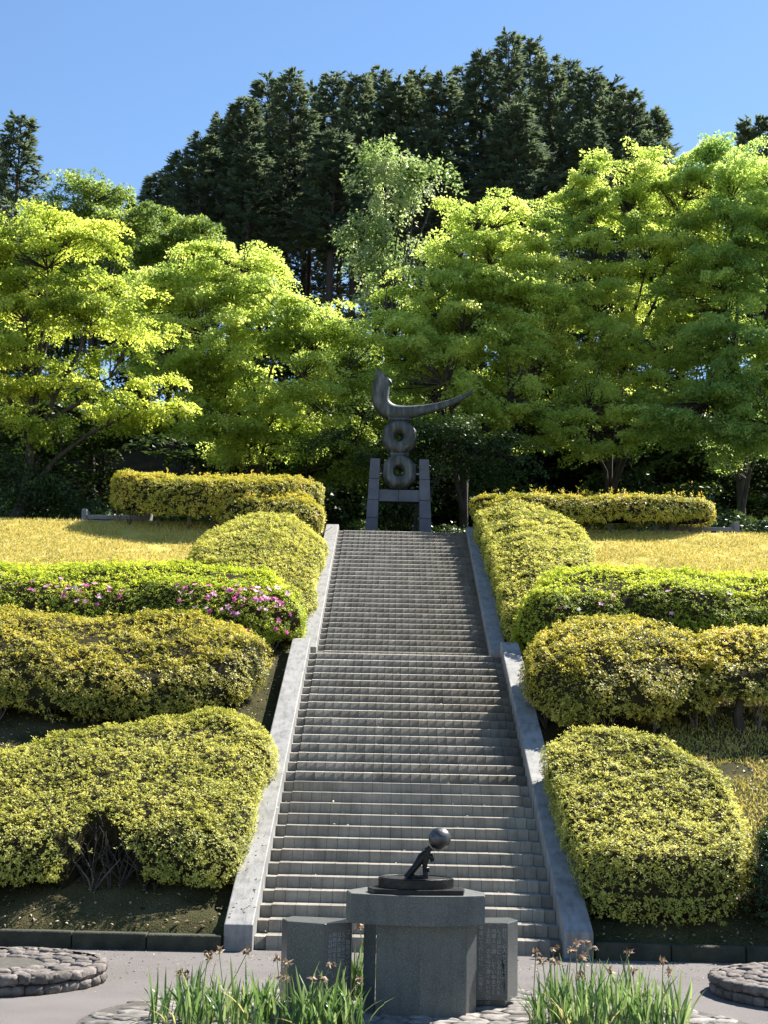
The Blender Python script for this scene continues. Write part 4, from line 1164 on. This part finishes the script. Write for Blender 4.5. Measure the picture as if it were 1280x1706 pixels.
# ------------------------------------------------------------------ benches on the plateau
for (x0, x1, lab) in ((-9.1, -7.2, 'low stone bench behind the left lawn'), (7.5, 9.45, 'low stone bench behind the right lawn')):
    b = empty('stone_bench', ((x0 + x1) / 2, 39.75, PLAT), lab, 'bench', 'stone benches behind the lawns')
    link('seat', prism_mesh('seat', box_poly(x0 + .1, x1 - .1, 39.55, 39.95), PLAT + .30, PLAT + .42, MAT['bench'], bevel=.012), b)
    for xc in (x0 + .05, x1 - .05):
        link('end_block', prism_mesh('end_block', box_poly(xc - .07, xc + .07, 39.5, 40.0), PLAT - .02, PLAT + .58, MAT['bench'], bevel=.02), b)
    link('base', prism_mesh('base', box_poly(x0 + .14, x1 - .14, 39.62, 39.9), PLAT - .02, PLAT + .296, MAT['granite_dark'], bevel=.005), b)

# ------------------------------------------------------------------ monument in the plaza
mon = empty('granite_monument', (.04, 13.75, 0), 'grey granite pedestal with a broad overhanging cap in front of the steps', 'monument')
ped = [(-.365, 13.56), (.05, 13.47), (.475, 13.56), (.475, 14.2), (-.365, 14.2)]
link('pedestal', prism_mesh('pedestal', ped, -.02, .815, MAT['granite'], bevel=.006), mon)
link('side_fin', prism_mesh('side_fin', [(-.485, 13.78), (-.372, 13.66), (-.372, 14.15), (-.485, 14.15)], 0, .813, MAT['granite_dark'], bevel=.004), mon)
link('side_fin', prism_mesh('side_fin', [(.482, 13.66), (.585, 13.85), (.585, 14.15), (.482, 14.15)], 0, .813, MAT['granite_dark'], bevel=.004), mon)
capp = [(-.61, 13.52)] + [(-.61 + 1.25 * t, 13.52 - .16 * math.sin(math.pi * t)) for t in np.linspace(.08, .92, 11)] + [(.64, 13.55), (.66, 13.9), (.45, 14.4), (-.4, 14.4), (-.66, 13.86)]
bm = bmesh.new(); prism(bm, capp, .825, 1.09)
bmesh.ops.bevel(bm, geom=[e for e in bm.edges if abs(e.verts[0].co.z - e.verts[1].co.z) < .01], offset=.007, segments=2, affect='EDGES')
link('cap', bm_mesh('cap', bm, MAT['granite']), mon)

tL = empty('inscribed_tablet', (-.9, 13.85, 0), 'folded granite tablet with an inscription, left of the pedestal', 'tablet')
plL = [(-1.27, 13.99), (-1.20, 13.78), (-.85, 13.63), (-.60, 13.78), (-.60, 14.1), (-1.18, 14.2)]
bm = bmesh.new(); prism(bm, plL, .09, .80)
for v in bm.verts:
    if v.co.z > .5 and v.co.y > 13.9: v.co.z += .005
bmesh.ops.bevel(bm, geom=bm.edges[:], offset=.006, segments=1, affect='EDGES')
link('slab', bm_mesh('slab', bm, MAT['granite_dark']), tL)
link('plinth', prism_mesh('plinth', [(-1.15, 13.95), (-.85, 13.78), (-.66, 13.86), (-.66, 14.05), (-1.1, 14.12)], -.02, .088, MAT['granite_dark']), tL)
tR = empty('inscribed_tablet', (.8, 14.2, 0), 'granite tablet with an inscription and dark stains, right of the pedestal', 'tablet')
plR = [(.56, 14.08), (.895, 14.08), (1.02, 14.38), (.95, 14.6), (.56, 14.5)]
link('slab', prism_mesh('slab', plR, .08, .795, MAT['granite_dark'], bevel=.006, seg=1), tR)
link('plinth', prism_mesh('plinth', [(.6, 14.16), (.88, 14.16), (.95, 14.4), (.6, 14.42)], -.02, .078, MAT['granite_dark']), tR)

def lettering(text, size, loc, rz, parent, mat):
    cu = bpy.data.curves.new('inscription', 'FONT')
    cu.body = text; cu.size = size; cu.align_x = 'CENTER'; cu.align_y = 'TOP'
    cu.space_line = 1.02; cu.extrude = .0006
    o = bpy.data.objects.new('inscription', cu); COL.objects.link(o)
    dg = bpy.context.evaluated_depsgraph_get()
    me = bpy.data.meshes.new_from_object(o.evaluated_get(dg))
    bpy.data.objects.remove(o)
    me.materials.clear(); me.materials.append(MAT[mat])
    ob = link('inscription', me, parent, world_coords=False)
    ob.location = Vector(loc) - parent.location
    ob.rotation_euler = (math.pi / 2, 0, rz)
    ob['kind'] = 'stuff'
# left tablet: the right-hand leaf, face from (-.85,13.63) to (-.60,13.78)
dL = Vector((.25, .15, 0)).normalized(); nL = Vector((dL.y, -dL.x, 0)); rzL = math.atan2(dL.y, dL.x)
colsL = [(.255, .735, '二\n\n調\n和\nの\nノ\nい\nう\nく\nい'), (.205, .715, '人\n人\nに\n平\n二\n十\n六\nい\n\nり\nり'), (.160, .715, '日\n本\nに\n国\nま\nか\nら\nを\n\n\nい'), (.110, .715, '明\n朗\n村\nは\nま\nる\n心\n\nい'), (.065, .705, '川\n谷\n村\nの\n土\n国\n\nい')]
for dx, z, tx_ in colsL:
    p = Vector((-.85, 13.63, z)) + dL * dx + nL * .0022
    lettering('\n'.join(tx_.split('\n')), .044, p, rzL, tL, 'letters')
colsR = [(.865, .745, '日\n仁\n\n心\n人\n々\nと\n\nに\nい'), (.812, .735, 'ん\nう\nは\n中\nに\n\n心\nる\n小\nい\nり\n人\nを'), (.763, .74, '内\n閣\n人\nに\n國\n\nし\nて\nい\nゆ\nま\nて\nく'), (.712, .74, '上\n告\n記\n\n念\nる\nみ\nけ\n事\nイ\nか\nい\nり\nい\nは'), (.640, .765, '今\n宮\nい\nて\n古\nに\nは\nし\n\nに\n旧\n事\nり')]
for x, z, tx_ in colsR:
    lettering(tx_, .046, (x, 14.0775, z), 0, tR, 'letters')
bm = bmesh.new()
for (x, z, w, h) in ((.862, .50, .022, .05), (.852, .42, .026, .10), (.858, .33, .020, .09), (.864, .22, .012, .12), (.850, .36, .016, .05)):
    k = 7
    vs = [bm.verts.new((x + w * .5 * math.cos(6.283 * i / k) * random.uniform(.6, 1.1), 14.0772, z + h * .5 * math.sin(6.283 * i / k) * random.uniform(.8, 1.1))) for i in range(k)]
    bm.faces.new(vs)
ob = link('stain', bm_mesh('stain', bm, MAT['stain']), tR)

# bronze on the pedestal
bz = empty('bronze_globe_sculpture', (.0, 13.8, 1.09), 'small dark bronze of leaning figures holding up a globe, on a round base', 'sculpture')
hexp = [(-.46, 13.72), (-.40, 13.50), (.02, 13.43), (.44, 13.52), (.46, 13.74), (.3, 14.15), (-.3, 14.15)]
link('base_plate', prism_mesh('base_plate', hexp, 1.091, 1.135, MAT['bronze'], bevel=.004), bz)
disc = [(.0 + .362 * math.cos(t), 13.84 + .33 * math.sin(t)) for t in np.linspace(0, 2 * math.pi, 48, endpoint=False)]
bm = bmesh.new(); prism(bm, disc, 1.137, 1.215)
bmesh.ops.bevel(bm, geom=[e for e in bm.edges if abs(e.verts[0].co.z - e.verts[1].co.z) < .01], offset=.006, segments=2, affect='EDGES')
link('disc', bm_mesh('disc', bm, MAT['bronze']), bz)
ring_t = Tubes()
th = np.linspace(0, 2 * math.pi, 49)
ring_t.add(np.column_stack([.345 * np.cos(th), 13.84 + .313 * np.sin(th), np.full(49, 1.218)]), np.full(49, .006), 6)
link('disc_rim', ring_t.mesh('disc_rim', MAT['bronze']), bz)
# leaning figure: legs straddle an oval gap, shoulders bent under the globe
tb = Tubes(); fy = 13.8
tb.add([[-.085, fy, 1.215], [-.045, fy, 1.27], [.005, fy, 1.33], [.06, fy, 1.41], [.10, fy, 1.455]], [.035, .033, .034, .045, .035], 9)
tb.add([[.095, fy + .01, 1.215], [.09, fy, 1.28], [.085, fy, 1.34], [.085, fy, 1.40], [.115, fy, 1.45]], [.03, .024, .026, .04, .03], 9)
tb.add([[-.085, fy, 1.222], [0, fy, 1.23], [.095, fy, 1.222]], [.02, .028, .02], 8)
tb.add([[.09, fy - .01, 1.30], [.118, fy, 1.31], [.12, fy, 1.275]], [.022, .02, .012], 7)
tb.add([[.09, fy, 1.42], [.145, fy, 1.42], [.155, fy, 1.385], [.14, fy, 1.375]], [.028, .026, .024, .014], 8)
tb.add([[.10, fy, 1.43], [.115, fy, 1.475], [.14, fy, 1.50]], [.035, .03, .03], 9)
tb.add([[.07, fy, 1.42], [.10, fy, 1.47], [.10, fy, 1.50]], [.025, .022, .02], 7)
link('figure', tb.mesh('figure', MAT['bronze']), bz)
bm = bmesh.new(); bmesh.ops.create_icosphere(bm, subdivisions=4, radius=.107)
for v in bm.verts: 
    v.co += Vector((.222, 13.8, 1.582)) + v.co.normalized() * .002 * math.sin(v.co.x * 60 + v.co.z * 45)
link('globe', bm_mesh('globe', bm, MAT['sphere'], True), bz)

# ------------------------------------------------------------------ flat cobbles round the monument
cob = empty('cobble_paving', (.1, 13.3, 0)); tag(cob, kind='structure')
link('bedding', prism_mesh('bedding', [(.1 + 3.05 * math.cos(t), 13.0 + 2.3 * math.sin(t)) for t in np.linspace(0, 2 * math.pi, 60, endpoint=False)], -.02, .012, MAT['mortar']), cob)
def fitted_stone(corners, out, dep, bulge, rng, mat, name):
    """an irregular stone whose face fills four corners and swells along 'out'; corners and out in world metres"""
    c = np.array(corners, float); out = np.array(out, float)
    cen = c.mean(0)
    c = cen + (c - cen) * rng.uniform(.93, .985)
    n = 5
    V = []
    for a in np.linspace(0, 1, n):
        for b in np.linspace(0, 1, n):
            p = (c[0] * (1 - a) + c[1] * a) * (1 - b) + (c[3] * (1 - a) + c[2] * a) * b
            e = min(a, 1 - a, b, 1 - b)
            if e == 0 and a in (0, 1) and b in (0, 1): p = p + (cen - p) * rng.uniform(0, .13)
            k = min(1.0, (e / .25)) ** .5 if e > 0 else 0
            p = p + out * (bulge * (.45 + .55 * k) * (k > 0) + rng.normal(0, bulge * .22)) + rng.normal(0, bulge * .10, 3)
            V.append(p)
    m = len(V)
    V += [v - out * dep for v in V[:]]
    Q = []
    for a in range(n - 1):
        for b in range(n - 1):
            i0 = a * n + b; Q.append((i0, i0 + n, i0 + n + 1, i0 + 1))
    rim = [b for b in range(n)] + [a * n + n - 1 for a in range(1, n)] + [(n - 1) * n + b for b in range(n - 2, -1, -1)] + [a * n for a in range(n - 2, 0, -1)]
    for u_, v_ in zip(rim, rim[1:] + rim[:1]): Q.append((u_, v_, v_ + m, u_ + m))
    me = np_mesh(name, V, quads=np.array(Q), mat=mat, smooth=False)
    bm = bmesh.new(); bm.from_mesh(me); bmesh.ops.recalc_face_normals(bm, faces=bm.faces[:]); bm.to_mesh(me); bm.free()
    return me

rr = np.random.default_rng(31)
gx, gy = np.arange(-3.2, 3.5, .235), np.arange(12.45, 15.6, .185)
GX, GY = np.meshgrid(gx, gy)
GX = GX + (np.arange(len(gy)) % 2)[:, None] * .11 + rr.uniform(-.065, .065, GX.shape); GY = GY + rr.uniform(-.055, .055, GY.shape)
for a in range(len(gy) - 1):
    for b in range(len(gx) - 1):
        cs = [(GX[a, b], GY[a, b], .015), (GX[a, b + 1], GY[a, b + 1], .015), (GX[a + 1, b + 1], GY[a + 1, b + 1], .015), (GX[a + 1, b], GY[a + 1, b], .015)]
        x, y = np.mean([c_[0] for c_ in cs]), np.mean([c_[1] for c_ in cs])
        if ((x - .1) / 3.0) ** 2 + ((y - 13.0) / 2.25) ** 2 > 1 or rr.uniform() < .04: continue
        if -.3 < x < .4 and 13.65 < y < 14.15: continue
        link('cobblestone', fitted_stone(cs, (0, 0, 1), .03, rr.uniform(.006, .018), rr, MAT['cobble'], 'cobblestone'), cob)

# ------------------------------------------------------------------ low stone ring walls
def ring_wall(cx, cy, R_, label, seed):
    rng = np.random.default_rng(seed)
    base = empty('stone_planter', (cx, cy, 0), label, 'planter', 'round fieldstone planters beside the monument')
    poly = [(cx + (R_ - .06) * math.cos(t), cy + (R_ - .06) * math.sin(t)) for t in np.linspace(0, 2 * math.pi, 60, endpoint=False)]
    link('mortar_core', prism_mesh('mortar_core', poly, -.02, .165, MAT['mortar']), base)
    # two uneven courses round the outside
    zs = [-.005, .095, .195]
    for row in range(2):
        ang = [rng.uniform(0, .15)]
        while ang[-1] < ang[0] + 2 * math.pi - .12: ang.append(ang[-1] + rng.uniform(.11, .26))
        ang[-1] = ang[0] + 2 * math.pi
        zj = rng.uniform(-.014, .014, len(ang)); zk = rng.uniform(-.014, .014, len(ang)); zj[-1] = zj[0]; zk[-1] = zk[0]
        for i in range(len(ang) - 1):
            t0, t1 = ang[i], ang[i + 1]
            def P(t, z): return (cx + R_ * math.cos(t), cy + R_ * math.sin(t), z)
            lo0, lo1 = zs[row] + (zj[i] if row else 0), zs[row] + (zj[i + 1] if row else 0)
            cs = [P(t0, lo0), P(t1, lo1), P(t1, zs[row + 1] + zk[i + 1] * .6), P(t0, zs[row + 1] + zk[i] * .6)]
            tm = (t0 + t1) / 2
            link('stone', fitted_stone(cs, (math.cos(tm), math.sin(tm), 0), .07, rng.uniform(.012, .032), rng, MAT['pebble'], 'stone'), base)
    # flagged rim sloping to an open hollow
    rad = [R_ + .025, R_ - .15, R_ - .31, R_ - .47, R_ - .62]
    for k in range(4):
        ang = [rng.uniform(0, .3)]
        while ang[-1] < ang[0] + 2 * math.pi - .14: ang.append(ang[-1] + rng.uniform(.13, .30) / rad[k])
        ang[-1] = ang[0] + 2 * math.pi
        rj = rng.uniform(-.03, .03, (2, len(ang))); rj[:, -1] = rj[:, 0]
        for i in range(len(ang) - 1):
            def P(t, r, z): return (cx + r * math.cos(t), cy + r * math.sin(t), z)
            z = .178 + rng.normal(0, .007)
            cs = [P(ang[i], rad[k + 1] + rj[0, i], z), P(ang[i + 1], rad[k + 1] + rj[0, i + 1], z), P(ang[i + 1], rad[k] + rj[1, i + 1] * .5, z + rng.normal(0, .006)), P(ang[i], rad[k] + rj[1, i] * .5, z)]
            link('stone', fitted_stone(cs, (0, 0, 1), .05, rng.uniform(.006, .018), rng, MAT['pebble'], 'stone'), base)
    return base
ring_wall(-4.25, 15.2, 1.08, 'round low planter of stacked fieldstones at the left edge of the plaza', 71)
ring_wall(4.2, 15.3, 1.08, 'round low planter of stacked fieldstones at the right edge of the plaza', 72)

# ------------------------------------------------------------------ daffodils gone over
def blade_mesh(seed, L, bend, w, tint):
    rng = np.random.default_rng(seed)
    k = 6
    s = np.linspace(0, 1, k)
    y = bend * s ** 2.2; z = L * (s - .18 * abs(bend) / L * s ** 3)
    tw = rng.uniform(-.8, .8) * s
    ww = w * np.array([.7, 1, 1, .9, .65, .08])
    V = []
    for i in range(k):
        dx = np.array([math.cos(tw[i]), math.sin(tw[i]), 0]) * ww[i] / 2
        c_ = np.array([0, y[i], z[i]])
        V += [c_ - dx, c_ + np.array([0, ww[i] * .18, 0]), c_ + dx]
    Q = []
    for i in range(k - 1):
        for j in range(2):
            a = i * 3 + j; Q.append((a, a + 1, a + 4, a + 3))
    return np_mesh('leaf', V, quads=np.array(Q), mat=MAT['blade'], tint=np.full(len(Q), tint), smooth=True)
rr = np.random.default_rng(81)
BL = [blade_mesh(i, rr.uniform(.36, .62), rr.choice([-1, 1]) * rr.uniform(.02, .22), rr.uniform(.02, .032), float(np.clip(rr.normal(.42, .2), 0, .8))) for i in range(26)]
BL += [blade_mesh(100 + i, rr.uniform(.35, .5), rr.uniform(.15, .4), rr.uniform(.016, .024), 1.0) for i in range(3)]
def stalk_mesh(seed, L):
    rng = np.random.default_rng(seed)
    tb = Tubes(); b = rng.normal(0, .05, 2)
    tb.add([[0, 0, 0], [b[0] * .4, b[1] * .4, L * .5], [b[0], b[1], L]], [.005, .0045, .004], 5)
    me = tb.mesh('stalk', MAT['blade'])
    a = me.attributes.new('tint', 'FLOAT', 'FACE'); a.data.foreach_set('value', np.full(len(me.polygons), .75, np.float32))
    return me, np.array([b[0], b[1], L])
def wither_mesh(seed):
    rng = np.random.default_rng(seed); n = 13
    d = unit(np.column_stack([rng.normal(0, 1, n), rng.normal(0, 1, n), rng.normal(-.1, .8, n)]))
    v, q = leaf_quads(rng.normal(0, .008, (n, 3)), d, unit(rng.normal(0, 1, (n, 3))), rng.uniform(.025, .06, n), rng.uniform(.014, .03, n), fold=.4)
    return np_mesh('withered_flower', v, quads=q, mat=MAT['dry_flower'], tint=rng.uniform(0, 1, n))
SK = [stalk_mesh(i, L) for i, L in enumerate((.5, .58, .64, .70, .55, .62))]
WF = [wither_mesh(i) for i in range(6)]
def daffodils(cx, cy, rx, ry, n, stalks, label, seed, hs=1.0):
    rng = np.random.default_rng(seed)
    base = empty('daffodil_clump', (cx, cy, 0), label, 'plant', 'daffodil clumps round the monument')
    for i in range(n):
        t = rng.uniform(0, 6.283); r = math.sqrt(rng.uniform(0, 1))
        x, y = rx * r * math.cos(t), ry * r * math.sin(t)
        o = link('leaf', BL[rng.integers(0, len(BL) if rng.uniform() < .35 else 26)], base, world_coords=False)
        o.location = (x, y, 0)
        out = math.atan2(y / ry, x / rx) - math.pi / 2
        o.rotation_euler = (rng.normal(0, .10), rng.normal(0, .13) + x / rx * .16, out + rng.normal(0, .8) if rng.uniform() < .5 else rng.uniform(0, 6.28))
        s = rng.uniform(.75, 1.2) * hs * (1 - .22 * r * r); o.scale = (1.05, 1.0, s)
    for i in range(stalks):
        t = rng.uniform(0, 6.283); r = math.sqrt(rng.uniform(0, 1))
        me, tip = SK[rng.integers(0, 6)]
        o = link('flower_stalk', me, base, world_coords=False)
        o.location = (rx * r * math.cos(t), ry * r * math.sin(t), 0)
        o.rotation_euler = (rng.normal(0, .10), rng.normal(0, .13), rng.uniform(0, 6.28))
        s = rng.uniform(.85, 1.15) * hs; o.scale = (1, 1, s)
        w = link('withered_flower', WF[rng.integers(0, 6)], o, world_coords=False)
        w.location = tip; w.rotation_euler = tuple(rng.uniform(-.6, .6, 3)); w.scale = (1.15, 1.15, 1.15 / s)
daffodils(-1.75, 13.0, .62, .42, 215, 8, 'bushy daffodil clump in front of the cobbles, leftmost', 91, .86)
daffodils(-.78, 12.75, .36, .3, 140, 6, 'daffodil clump in front of the left tablet', 92, .9)
daffodils(1.72, 13.25, .72, .48, 290, 16, 'wide daffodil clump with many withered flowers, right of the monument', 93, .98)
daffodils(-.52, 14.55, .12, .12, 46, 4, 'thin daffodil tuft in the gap behind the left tablet', 94, .95)
